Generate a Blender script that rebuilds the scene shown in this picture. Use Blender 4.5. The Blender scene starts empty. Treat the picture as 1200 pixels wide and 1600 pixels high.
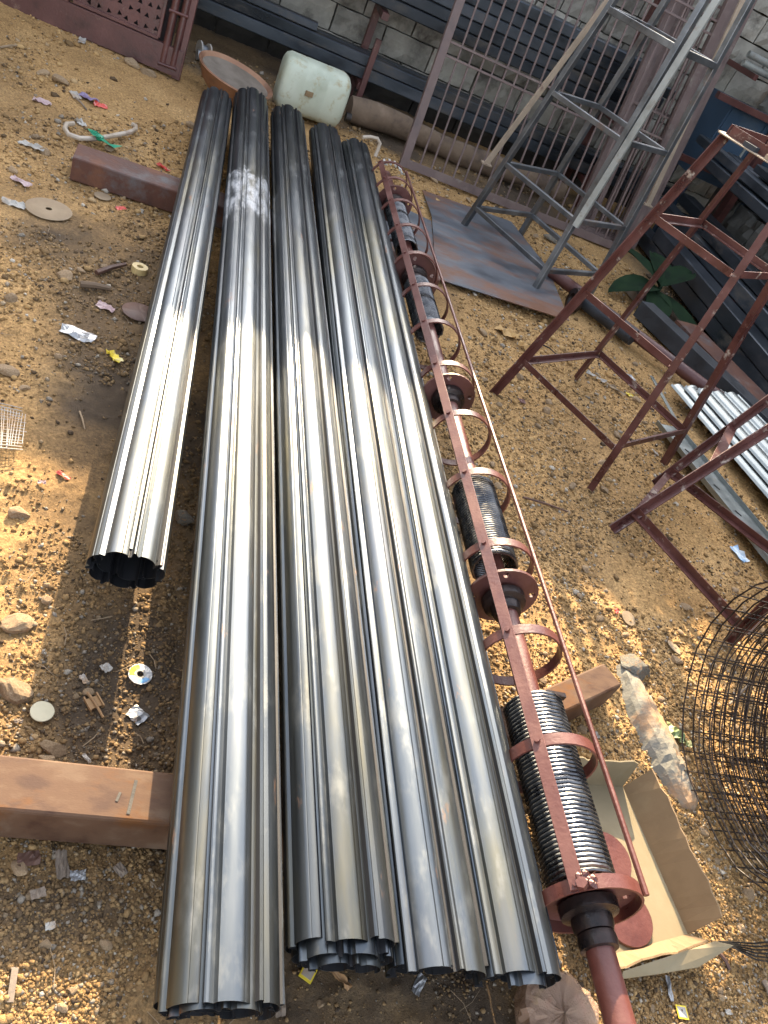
import bpy, math, random
import numpy as np
from mathutils import Matrix, Vector
from mathutils.geometry import tessellate_polygon
random.seed(7); rng = np.random.default_rng(11)
PI = math.pi
S = bpy.context.scene
COL = S.collection

# ---------------------------------------------------------------- camera
CAM_H = 1.5; FPX = 1250.0
dn = np.array([-800., 1493., 1250.]); dn /= np.linalg.norm(dn)
py = np.array([-165., -1135., 1250.]); py -= py.dot(dn) * dn; py /= np.linalg.norm(py)
R = np.array([np.cross(py, -dn), py, -dn])          # world = R @ (right, down, forward)
cam_d = bpy.data.cameras.new('camera'); cam = bpy.data.objects.new('camera', cam_d); COL.objects.link(cam)
cam_d.sensor_fit = 'VERTICAL'; cam_d.sensor_height = 24.0; cam_d.lens = 24.0 * FPX / 1600.0
cam_d.clip_start = 0.02; cam_d.clip_end = 500
m3 = Matrix((R @ np.diag([1, -1, -1])).tolist())
cam.matrix_world = Matrix.Translation((0, 0, CAM_H)) @ m3.to_4x4()
S.camera = cam

def at(x, y, z=0.0):
    """the point at height z seen at pixel x, y of the 1200 x 1600 photograph"""
    r = R @ np.array([x - 600., y - 800., FPX]); t = (z - CAM_H) / r[2]
    return Vector((t * r[0], t * r[1], z))

def at_y(x, y, Y):
    """the point on the vertical plane at depth Y seen at pixel x, y"""
    r = R @ np.array([x - 600., y - 800., FPX]); t = Y / r[1]
    return Vector((t * r[0], Y, CAM_H + t * r[2]))

# ---------------------------------------------------------------- sky, sun, exposure
SUN = Vector((0.23, 1.95, 1.0)).normalized()        # towards the sun
elev = math.asin(SUN.z); azim = math.atan2(SUN.x, SUN.y)
W = bpy.data.worlds.new('World'); S.world = W; W.use_nodes = True
nt = W.node_tree; bg = nt.nodes['Background']
sky = nt.nodes.new('ShaderNodeTexSky'); sky.sky_type = 'NISHITA'; sky.sun_disc = False
sky.sun_elevation = elev; sky.sun_rotation = azim
sky.air_density = 1.0; sky.dust_density = 3.0; sky.ozone_density = 1.0; sky.altitude = 300
hz = nt.nodes.new('ShaderNodeHueSaturation'); hz.inputs['Saturation'].default_value = .45   # milky, dusty sky
nt.links.new(sky.outputs[0], hz.inputs['Color']); nt.links.new(hz.outputs[0], bg.inputs[0]); bg.inputs[1].default_value = 0.15
sl = bpy.data.lights.new('sun', 'SUN'); sl.energy = 3.5; sl.angle = math.radians(0.55); sl.color = (1.0, 0.79, 0.51)
so = bpy.data.objects.new('sun', sl); COL.objects.link(so); so.location = SUN * 30
so.rotation_euler = (-SUN).to_track_quat('-Z', 'Y').to_euler()
S.view_settings.view_transform = 'Standard'; S.view_settings.look = 'None'
S.view_settings.gamma = 1; S.view_settings.use_curve_mapping = False
S.view_settings.exposure = 2.5

# ---------------------------------------------------------------- numpy noise
def _hash(ix, iy, s):
    h = (ix.astype(np.int64) * 374761393 + iy.astype(np.int64) * 668265263 + s * 1274126177) & 0xffffffff
    h = ((h ^ (h >> 13)) * 1274126177) & 0xffffffff
    return ((h ^ (h >> 16)) & 0xffff) / 65535.0
def vnoise(x, y, s=0):
    x = np.asarray(x, float); y = np.asarray(y, float)
    ix = np.floor(x); iy = np.floor(y); fx = x - ix; fy = y - iy
    fx = fx * fx * (3 - 2 * fx); fy = fy * fy * (3 - 2 * fy)
    a = _hash(ix, iy, s); b = _hash(ix + 1, iy, s); c = _hash(ix, iy + 1, s); d = _hash(ix + 1, iy + 1, s)
    return (a + (b - a) * fx) * (1 - fy) + (c + (d - c) * fx) * fy
def fbm(x, y, f, o=4, s=0):
    t = 0; a = .5; n = 0
    for i in range(o):
        t = t + a * vnoise(x * f + i * 17.3, y * f - i * 9.1, s + i); n += a; a *= .5; f *= 2.03
    return t / n
def ground_h(x, y):
    x = np.asarray(x, float); y = np.asarray(y, float)
    h = (fbm(x, y, .9, 2, 1) - .5) * .035
    h = h + (fbm(x, y, 9, 3, 5) - .5) * .018
    c = fbm(x, y, 38, 3, 9); h = h + np.maximum(c - .5, 0) * .026
    h = h + (vnoise(x * 105, y * 105, 21) - .5) * .0032
    h = h + np.clip((y - 5.4) / 1.5, 0, 1) * .03
    return h - .012
def gh(x, y): return float(ground_h(x, y))

# ---------------------------------------------------------------- material helper
def N(nt, kind, **kw):
    n = nt.nodes.new(kind)
    for k, v in kw.items():
        if hasattr(n, k): setattr(n, k, v)
        else: n.inputs[k].default_value = v
    return n
def mat(name, cols, rough=.7, metal=0., scale=6., stretch=(1, 1, 1), bump=.2, bscale=60., rvar=.15, dirt=None,
        dscale=3., dthr=.5, per_obj=0., coord='Object', spec=.5, coat=0.):
    m = bpy.data.materials.new(name); m.use_nodes = True; nt = m.node_tree; L = nt.links.new
    b = nt.nodes['Principled BSDF']; b.inputs['Metallic'].default_value = metal
    b.inputs['Specular IOR Level'].default_value = spec
    if coat: b.inputs['Coat Weight'].default_value = coat
    tc = N(nt, 'ShaderNodeTexCoord'); mp = N(nt, 'ShaderNodeMapping'); mp.inputs['Scale'].default_value = stretch
    L(tc.outputs[coord], mp.inputs[0])
    vec = mp.outputs[0]
    oi = N(nt, 'ShaderNodeObjectInfo')
    ad = N(nt, 'ShaderNodeVectorMath', operation='MULTIPLY_ADD'); L(oi.outputs['Random'], ad.inputs[0])
    ad.inputs[1].default_value = (13, 7, 5); L(vec, ad.inputs[2]); vec = ad.outputs[0]
    n1 = N(nt, 'ShaderNodeTexNoise'); n1.inputs['Scale'].default_value = scale; n1.inputs['Detail'].default_value = 7
    n1.inputs['Roughness'].default_value = .62; L(vec, n1.inputs['Vector'])
    cr = N(nt, 'ShaderNodeValToRGB'); cr.color_ramp.interpolation = 'EASE'
    while len(cr.color_ramp.elements) < len(cols): cr.color_ramp.elements.new(.5)
    for i, c in enumerate(cols):
        e = cr.color_ramp.elements[i]; e.position = .32 + .36 * i / max(1, len(cols) - 1); e.color = (*c, 1)
    L(n1.outputs[0], cr.inputs[0]); out = cr.outputs[0]
    rsrc = n1.outputs[0]
    if dirt:
        n2 = N(nt, 'ShaderNodeTexNoise'); n2.inputs['Scale'].default_value = dscale; n2.inputs['Detail'].default_value = 9
        n2.inputs['Roughness'].default_value = .7; L(vec, n2.inputs['Vector'])
        mr = N(nt, 'ShaderNodeMapRange'); mr.inputs[1].default_value = dthr - .04; mr.inputs[2].default_value = dthr + .1
        L(n2.outputs[0], mr.inputs[0])
        mx = N(nt, 'ShaderNodeMix', data_type='RGBA'); L(mr.outputs[0], mx.inputs[0]); L(out, mx.inputs[6])
        mx.inputs[7].default_value = (*dirt, 1); out = mx.outputs[2]
        if metal:
            mm = N(nt, 'ShaderNodeMath', operation='MULTIPLY_ADD'); L(mr.outputs[0], mm.inputs[0])
            mm.inputs[1].default_value = -metal * .8; mm.inputs[2].default_value = metal; L(mm.outputs[0], b.inputs['Metallic'])
    if per_obj:
        hs = N(nt, 'ShaderNodeHueSaturation'); L(out, hs.inputs['Color'])
        v = N(nt, 'ShaderNodeMapRange'); v.inputs[3].default_value = 1 - per_obj; v.inputs[4].default_value = 1 + per_obj
        L(oi.outputs['Random'], v.inputs[0]); L(v.outputs[0], hs.inputs['Value']); out = hs.outputs[0]
    L(out, b.inputs['Base Color'])
    rr = N(nt, 'ShaderNodeMapRange'); rr.inputs[1].default_value = .3; rr.inputs[2].default_value = .7
    rr.inputs[3].default_value = max(.05, rough - rvar); rr.inputs[4].default_value = min(1, rough + rvar)
    L(rsrc, rr.inputs[0]); L(rr.outputs[0], b.inputs['Roughness'])
    if bump:
        n3 = N(nt, 'ShaderNodeTexNoise'); n3.inputs['Scale'].default_value = bscale; n3.inputs['Detail'].default_value = 5
        L(vec, n3.inputs['Vector'])
        bp = N(nt, 'ShaderNodeBump'); bp.inputs['Strength'].default_value = bump; bp.inputs['Distance'].default_value = .004
        L(n3.outputs[0], bp.inputs['Height']); L(bp.outputs[0], b.inputs['Normal'])
    return m
M = {}
M['oxide'] = mat('oxide_paint', [(.045, .016, .014), (.082, .028, .023), (.115, .045, .036)], .45, 0, 5, bump=.25, bscale=90,
                 dirt=(.25, .17, .12), dscale=9, dthr=.66, per_obj=.1)
M['grille'] = mat('dusty_grille_paint', [(.075, .048, .042), (.12, .08, .07), (.16, .115, .10)], .6, 0, 5, bump=.2, dirt=(.2, .17, .14), dscale=9, dthr=.62)
M['oxide_fresh'] = mat('oxide_fresh', [(.070, .020, .015), (.10, .031, .023), (.135, .05, .038)], .42, 0, 7, bump=.2, bscale=120,
                       dirt=(.12, .04, .035), dscale=14, dthr=.62, per_obj=.08)
M['oxide_chip'] = mat('oxide_chipped', [(.05, .017, .014), (.08, .028, .022), (.11, .042, .034)], .36, 0, 8, bump=.3, bscale=80,
                      dirt=(.5, .44, .36), dscale=18, dthr=.63)
M['black_steel'] = mat('black_spring_steel', [(.10, .10, .105), (.2, .2, .2)], .27, .9, 20, bump=.0, bscale=150)
M['grease'] = mat('greasy_iron', [(.012, .010, .010), (.04, .022, .018)], .35, .4, 14, bump=.4, bscale=60)
M['dark_steel'] = mat('dark_stored_steel', [(.03, .036, .044), (.06, .07, .083), (.10, .108, .122)], .42, .7, 1.6, (1, 1, 2.5), bump=.1,
                      dirt=(.10, .085, .07), dscale=2.2, dthr=.58, per_obj=.4)
M['raw_steel'] = mat('raw_steel', [(.08, .084, .09), (.15, .157, .163), (.23, .235, .235)], .38, .75, 5, bump=.15,
                     dirt=(.12, .075, .05), dscale=6, dthr=.6, per_obj=.15)
M['grey_steel'] = mat('grey_steel', [(.18, .185, .165), (.27, .275, .25), (.34, .345, .31)], .5, .35, 4, bump=.2,
                      dirt=(.16, .11, .075), dscale=7, dthr=.58)
M['galv'] = mat('galvanised', [(.20, .215, .21), (.28, .30, .29), (.36, .385, .375)], .4, .85, 9, bump=.08, rvar=.1,
                dirt=(.3, .27, .22), dscale=4, dthr=.66, per_obj=.06)
M['plate'] = mat('black_plate', [(.07, .078, .09), (.12, .13, .145), (.17, .175, .18)], .5, .35, 3.2, (1, 2.2, 1), bump=.15, bscale=40,
                 dirt=(.17, .08, .045), dscale=1.7, dthr=.51)
M['rust'] = mat('rusty_tube', [(.055, .027, .017), (.095, .054, .033), (.13, .085, .056)], .75, 0, 11, (1, 2.5, 1), bump=.08, bscale=200, spec=.2,
                dirt=(.12, .05, .015), dscale=7, dthr=.56)
M['rust_scale'] = mat('rusty_scale', [(.05, .018, .012), (.085, .032, .019), (.14, .058, .03)], .7, 0, 8, bump=.35, bscale=70,
                dirt=(.10, .095, .095), dscale=3.5, dthr=.56)
M['block'] = mat('concrete_block', [(.18, .168, .14), (.28, .26, .22), (.36, .335, .28)], .95, 0, 5, bump=1.0, bscale=45,
                 dirt=(.10, .09, .075), dscale=3, dthr=.56, per_obj=.18)
M['dark_course'] = mat('dark_block', [(.018, .016, .013), (.045, .038, .03)], .95, 0, 4, bump=.8)
M['mortar'] = mat('mortar', [(.05, .046, .04), (.10, .09, .075)], .95, 0, 8, bump=.8)
M['stone_wall'] = mat('wall_stone', [(.07, .07, .062), (.13, .125, .11), (.19, .18, .155)], .9, 0, 4, bump=1.0, bscale=30, per_obj=.2)
M['stone'] = mat('field_stone', [(.19, .125, .065), (.27, .185, .105), (.34, .25, .155)], .9, 0, 9, bump=.6, bscale=120, per_obj=.25, rvar=.05)
M['slab'] = mat('slab_stone', [(.11, .105, .085), (.17, .16, .13), (.23, .21, .17)], .9, 0, 7, bump=.9, bscale=50,
                dirt=(.40, .22, .10), dscale=4, dthr=.56)
M['card'] = mat('cardboard', [(.15, .095, .045), (.20, .13, .066), (.24, .17, .092)], .85, 0, 4, bump=.12, bscale=60,
                dirt=(.25, .17, .10), dscale=5, dthr=.68)
M['card_in'] = mat('cardboard_liner', [(.15, .115, .062), (.19, .15, .085), (.22, .18, .11)], .8, 0, 4, bump=.1, bscale=60,
                   dirt=(.4, .3, .18), dscale=6, dthr=.70)
M['wood'] = mat('old_log', [(.07, .045, .03), (.14, .095, .06), (.2, .14, .095)], .9, 0, 6, (1, .3, 1), bump=1.0, bscale=25)
M['timber'] = mat('dusty_timber', [(.12, .09, .065), (.2, .155, .115), (.26, .2, .15)], .85, 0, 6, bump=.5)
M['dark_beam'] = mat('tarred_beam', [(.012, .014, .018), (.03, .034, .04)], .6, 0, 6, bump=.3)
M['plastic_white'] = mat('jerrycan_plastic', [(.34, .37, .28), (.43, .46, .36), (.48, .51, .41)], .45, 0, 3, bump=.1, bscale=30,
                         dirt=(.30, .24, .12), dscale=9, dthr=.575)
M['basin'] = mat('clay_basin', [(.16, .075, .04), (.24, .115, .06), (.30, .16, .09)], .6, 0, 6, bump=.3,
                 dirt=(.12, .08, .055), dscale=5, dthr=.6)
M['basin_in'] = mat('basin_mortar', [(.12, .095, .07), (.19, .155, .12)], .9, 0, 8, bump=.6)
M['pvc'] = mat('cream_pipe', [(.32, .25, .17), (.42, .35, .27), (.46, .40, .33)], .5, 0, 6, bump=.15, dirt=(.2, .12, .08), dscale=9, dthr=.62)
M['green'] = mat('green_ribbon', [(.008, .19, .10), (.02, .32, .18)], .35, 0, 12, bump=.3)
M['paper'] = mat('dirty_paper', [(.30, .27, .23), (.42, .40, .36)], .7, 0, 14, bump=.3, dirt=(.36, .24, .14), dscale=10, dthr=.55)
M['silver'] = mat('foil', [(.28, .28, .28), (.42, .42, .42)], .35, .6, 30, bump=.7, bscale=90)
M['yellow'] = mat('yellow_wrapper', [(.60, .42, .02), (.75, .58, .05)], .4, 0, 10, bump=.3, dirt=(.6, .55, .45), dscale=16, dthr=.56)
M['red'] = mat('red_wrapper', [(.50, .04, .03), (.62, .10, .07)], .4, 0, 10, bump=.3, dirt=(.65, .6, .55), dscale=22, dthr=.58)
M['blue'] = mat('blue_bag', [(.06, .26, .55), (.16, .40, .68)], .4, 0, 10, bump=.4, dirt=(.62, .68, .72), dscale=9, dthr=.52)
M['pink'] = mat('pink_wrapper', [(.34, .22, .22), (.42, .31, .30)], .5, 0, 10, bump=.3)
M['purple'] = mat('purple_wrapper', [(.10, .06, .13), (.25, .2, .32)], .4, 0, 20, bump=.5)
M['disc_tan'] = mat('worn_disc', [(.24, .17, .10), (.31, .23, .145)], .85, 0, 8, bump=.3, bscale=150)
M['disc_white'] = mat('pale_disc', [(.40, .36, .24), (.48, .44, .31)], .8, 0, 6, bump=.15, dirt=(.2, .15, .09), dscale=24, dthr=.66)
M['tape'] = mat('tape_roll', [(.45, .32, .13), (.58, .45, .22)], .5, 0, 6, bump=.1)
M['dark_lid'] = mat('rusty_lid', [(.06, .03, .022), (.12, .06, .04)], .6, .1, 8, bump=.3)
M['black'] = mat('black_wire', [(.010, .009, .008), (.03, .022, .016)], .5, .4, 10, bump=0)
M['mesh_wire'] = mat('dark_mesh_wire', [(.016, .012, .010), (.045, .028, .02)], .55, .4, 6, bump=0)
M['leaf'] = mat('broad_leaf', [(.005, .012, .006), (.011, .024, .011), (.018, .033, .015)], .85, 0, 8, bump=.2, spec=.1)
M['leafdry'] = mat('dry_leaf', [(.22, .12, .05), (.34, .2, .09)], .7, 0, 8, bump=.3)
M['shard'] = mat('green_yellow_shard', [(.34, .28, .08), (.24, .26, .10), (.12, .2, .1)], .5, 0, 16, bump=.2)
M['blue_paint'] = mat('dark_blue_panel', [(.018, .04, .07), (.03, .06, .10)], .55, 0, 2, bump=.1, dirt=(.05, .07, .09), dscale=3, dthr=.6)
M['foliage'] = mat('tree_leaves', [(.05, .09, .03), (.09, .13, .05)], .6, 0, 3, bump=0)
M['tanbar'] = mat('tan_bar', [(.20, .15, .10), (.30, .23, .16)], .7, 0, 8, bump=.3, dirt=(.12, .07, .05), dscale=8, dthr=.6)
M['bolt'] = mat('pale_bolt', [(.5, .48, .45), (.62, .6, .56)], .5, .3, 20, bump=0)
M['orange'] = mat('orange_crust', [(.40, .24, .09), (.50, .32, .13)], .8, 0, 10, bump=.6)
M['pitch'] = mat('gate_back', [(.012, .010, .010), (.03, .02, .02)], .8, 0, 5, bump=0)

# roller shutter steel: oiled sheet with mill scale, heat tint, wiped smears and dust
def slat_steel():
    m = bpy.data.materials.new('rolled_sheet_steel'); m.use_nodes = True; nt = m.node_tree; L = nt.links.new
    b = nt.nodes['Principled BSDF']; b.inputs['Metallic'].default_value = 1
    g = N(nt, 'ShaderNodeNewGeometry'); oi = N(nt, 'ShaderNodeObjectInfo')
    sp = N(nt, 'ShaderNodeSeparateXYZ'); L(g.outputs['Position'], sp.inputs[0])
    def noise(sc, st, det=6, ro=.6, off=True):
        mp = N(nt, 'ShaderNodeMapping'); mp.inputs['Scale'].default_value = st; L(g.outputs['Position'], mp.inputs[0])
        v = mp.outputs[0]
        if off:
            a = N(nt, 'ShaderNodeVectorMath', operation='MULTIPLY_ADD'); L(oi.outputs['Random'], a.inputs[0])
            a.inputs[1].default_value = (3, 9, 5); L(v, a.inputs[2]); v = a.outputs[0]
        n = N(nt, 'ShaderNodeTexNoise'); n.inputs['Scale'].default_value = sc; n.inputs['Detail'].default_value = det
        n.inputs['Roughness'].default_value = ro; L(v, n.inputs['Vector']); return n.outputs[0]
    def rng_(src, a, c, lo=0., hi=1.):
        r = N(nt, 'ShaderNodeMapRange'); L(src, r.inputs[0]); r.inputs[1].default_value = a; r.inputs[2].default_value = c
        r.inputs[3].default_value = lo; r.inputs[4].default_value = hi; return r.outputs[0]
    def mul(a, c):
        r = N(nt, 'ShaderNodeMath', operation='MULTIPLY'); L(a, r.inputs[0])
        if isinstance(c, float): r.inputs[1].default_value = c
        else: L(c, r.inputs[1])
        return r.outputs[0]
    def mix(f, a, c):
        x = N(nt, 'ShaderNodeMix', data_type='RGBA'); L(f, x.inputs[0])
        for s, v in ((6, a), (7, c)):
            if isinstance(v, tuple): x.inputs[s].default_value = (*v, 1)
            else: L(v, x.inputs[s])
        return x.outputs[2]
    base = mix(rng_(noise(14, (1, .12, 1)), .35, .65), (.088, .104, .122), (.15, .167, .18))
    base = mix(mul(rng_(noise(5, (2, .25, 2)), .48, .64), .5), base, (.20, .178, .105))      # straw heat tint
    scale_m = rng_(noise(3.2, (3, .5, 3)), .50, .72)
    far = rng_(sp.outputs[1], 3.4, 4.7)                                                    # darker towards the far ends
    base = mix(far, base, (.06, .064, .07))
    base = mix(mul(scale_m, .45), base, (.15, .15, .16))
    rusty = rng_(noise(7, (2.4, .8, 2.4), 8, .7), .63, .71)
    base = mix(mul(rusty, .75), base, (.30, .16, .095))
    dust = rng_(noise(16, (1.5, .8, 1.5), 9, .75), .60, .76)
    smu = mul(rng_(noise(9, (1.6, .7, 1.6), 8, .72), .54, .66), .55); base = mix(smu, base, (.19, .2, .2))   # wiped smudges, hand marks
    dfar = mul(dust, mul(far, .75)); base = mix(dfar, base, (.27, .25, .22))
    # milky wiped smear band across the second roll
    wv = noise(9, (1.6, 1, 1.6), 5, .6, False); yy = N(nt, 'ShaderNodeMath', operation='MULTIPLY_ADD')
    L(wv, yy.inputs[0]); yy.inputs[1].default_value = .55; L(sp.outputs[1], yy.inputs[2])
    b1 = rng_(yy.outputs[0], 3.40, 3.5); b2 = rng_(yy.outputs[0], 3.86, 3.92, 1., 0.)
    xm = rng_(sp.outputs[0], .38, .40, 1., 0.); x2 = rng_(sp.outputs[0], .17, .19)
    st = rng_(noise(34, (1, .3, 1), 6, .7, False), .38, .62)
    smear = mul(mul(mul(b1, b2), mul(xm, x2)), st)
    base = mix(mul(smear, .85), base, (.60, .61, .62))
    hs = N(nt, 'ShaderNodeHueSaturation'); L(base, hs.inputs['Color']); L(rng_(oi.outputs['Random'], 0, 1, .56, 1.0), hs.inputs['Value']); base = hs.outputs[0]
    L(base, b.inputs['Base Color'])
    ro = N(nt, 'ShaderNodeMath', operation='ADD'); L(rng_(noise(22, (1, .10, 1)), .3, .7, .29, .45), ro.inputs[0])
    t = N(nt, 'ShaderNodeMath', operation='ADD'); sm2 = N(nt, 'ShaderNodeMath', operation='ADD'); L(mul(smear, .35), sm2.inputs[0]); L(mul(smu, .22), sm2.inputs[1]); L(sm2.outputs[0], t.inputs[0]); L(mul(dfar, .4), t.inputs[1])
    L(t.outputs[0], ro.inputs[1]); ro2 = N(nt, 'ShaderNodeMath', operation='ADD'); L(ro.outputs[0], ro2.inputs[0])
    L(mul(rusty, .3), ro2.inputs[1]); L(ro2.outputs[0], b.inputs['Roughness'])
    mt = N(nt, 'ShaderNodeMath', operation='SUBTRACT'); mt.inputs[0].default_value = .95; L(mul(smear, .7), mt.inputs[1])
    mt2 = N(nt, 'ShaderNodeMath', operation='SUBTRACT'); L(mt.outputs[0], mt2.inputs[0]); L(dfar, mt2.inputs[1])
    mt2.use_clamp = True; L(mt2.outputs[0], b.inputs['Metallic'])
    bp = N(nt, 'ShaderNodeBump'); bp.inputs['Strength'].default_value = .25; bp.inputs['Distance'].default_value = .002
    hb = N(nt, 'ShaderNodeMath', operation='ADD'); L(noise(6, (1.5, .5, 1.5), 3, .5), hb.inputs[0]); L(mul(noise(60, (1, .3, 1)), .12), hb.inputs[1])
    L(hb.outputs[0], bp.inputs['Height']); L(bp.outputs[0], b.inputs['Normal'])
    return m
M['slat'] = slat_steel()
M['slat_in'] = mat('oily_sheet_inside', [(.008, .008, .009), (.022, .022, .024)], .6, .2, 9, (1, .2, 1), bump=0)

# soil: colour from noise and from the 'stain' attribute (oil and ash round the rolls, painted shade by the near beam and back wall, darker soil at the racks)
def soil_mat(name, pebble=False):
    m = bpy.data.materials.new(name); m.use_nodes = True; nt = m.node_tree; L = nt.links.new
    b = nt.nodes['Principled BSDF']; b.inputs['Roughness'].default_value = .95; b.inputs['Specular IOR Level'].default_value = .2
    g = N(nt, 'ShaderNodeNewGeometry')
    def noise(sc, det, ro=.6):
        n = N(nt, 'ShaderNodeTexNoise'); n.inputs['Scale'].default_value = sc; n.inputs['Detail'].default_value = det
        n.inputs['Roughness'].default_value = ro; L(g.outputs['Position'], n.inputs['Vector']); return n.outputs[0]
    def ramp(src, st):
        cr = N(nt, 'ShaderNodeValToRGB'); L(src, cr.inputs[0])
        while len(cr.color_ramp.elements) < len(st): cr.color_ramp.elements.new(.5)
        for e, (p, c) in zip(cr.color_ramp.elements, st): e.position = p; e.color = (*c, 1)
        return cr.outputs[0]
    def mix(f, a, c, bt='MIX'):
        x = N(nt, 'ShaderNodeMix', data_type='RGBA', blend_type=bt)
        if isinstance(f, float): x.inputs[0].default_value = f
        else: L(f, x.inputs[0])
        for s, v in ((6, a), (7, c)):
            if isinstance(v, tuple): x.inputs[s].default_value = (*v, 1)
            else: L(v, x.inputs[s])
        return x.outputs[2]
    if pebble:
        a = N(nt, 'ShaderNodeAttribute', attribute_name='tint')
        col = ramp(a.outputs['Fac'], [(0, (.07, .048, .032)), (.18, (.23, .142, .062)), (.5, (.395, .24, .098)), (.82, (.50, .325, .145)), (.93, (.28, .24, .19)), (1, (.56, .49, .39))])
        col = mix(.35, col, mix(noise(140, 3), (.6, .6, .6), (1.3, 1.3, 1.3)), 'MULTIPLY')
    else:
        col = ramp(noise(3.2, 8, .65), [(.30, (.275, .168, .072)), (.48, (.375, .230, .096)), (.70, (.455, .292, .130))])
        fine = ramp(noise(95, 6, .75), [(.32, (.38, .36, .34)), (.5, (.95, .95, .95)), (.68, (1.5, 1.47, 1.42))])
        col = mix(.9, col, fine, 'MULTIPLY')
        vo = N(nt, 'ShaderNodeTexVoronoi'); vo.inputs['Scale'].default_value = 170; L(g.outputs['Position'], vo.inputs['Vector'])
        sp = N(nt, 'ShaderNodeSeparateColor'); L(vo.outputs['Color'], sp.inputs[0])
        col = mix(.45, col, ramp(sp.outputs[0], [(0, (.55, .5, .45)), (.6, (1, 1, 1)), (1, (1.5, 1.45, 1.4))]), 'MULTIPLY')
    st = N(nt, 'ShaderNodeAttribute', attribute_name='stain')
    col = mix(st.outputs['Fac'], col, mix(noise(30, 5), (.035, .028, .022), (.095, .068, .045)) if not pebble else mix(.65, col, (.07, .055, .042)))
    L(col, b.inputs['Base Color'])
    bp = N(nt, 'ShaderNodeBump'); bp.inputs['Strength'].default_value = .9; bp.inputs['Distance'].default_value = .004
    L(noise(260 if not pebble else 400, 5, .7), bp.inputs['Height']); L(bp.outputs[0], b.inputs['Normal'])
    return m
M['soil'] = soil_mat('soil'); M['pebble'] = soil_mat('pebbles', True)

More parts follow.
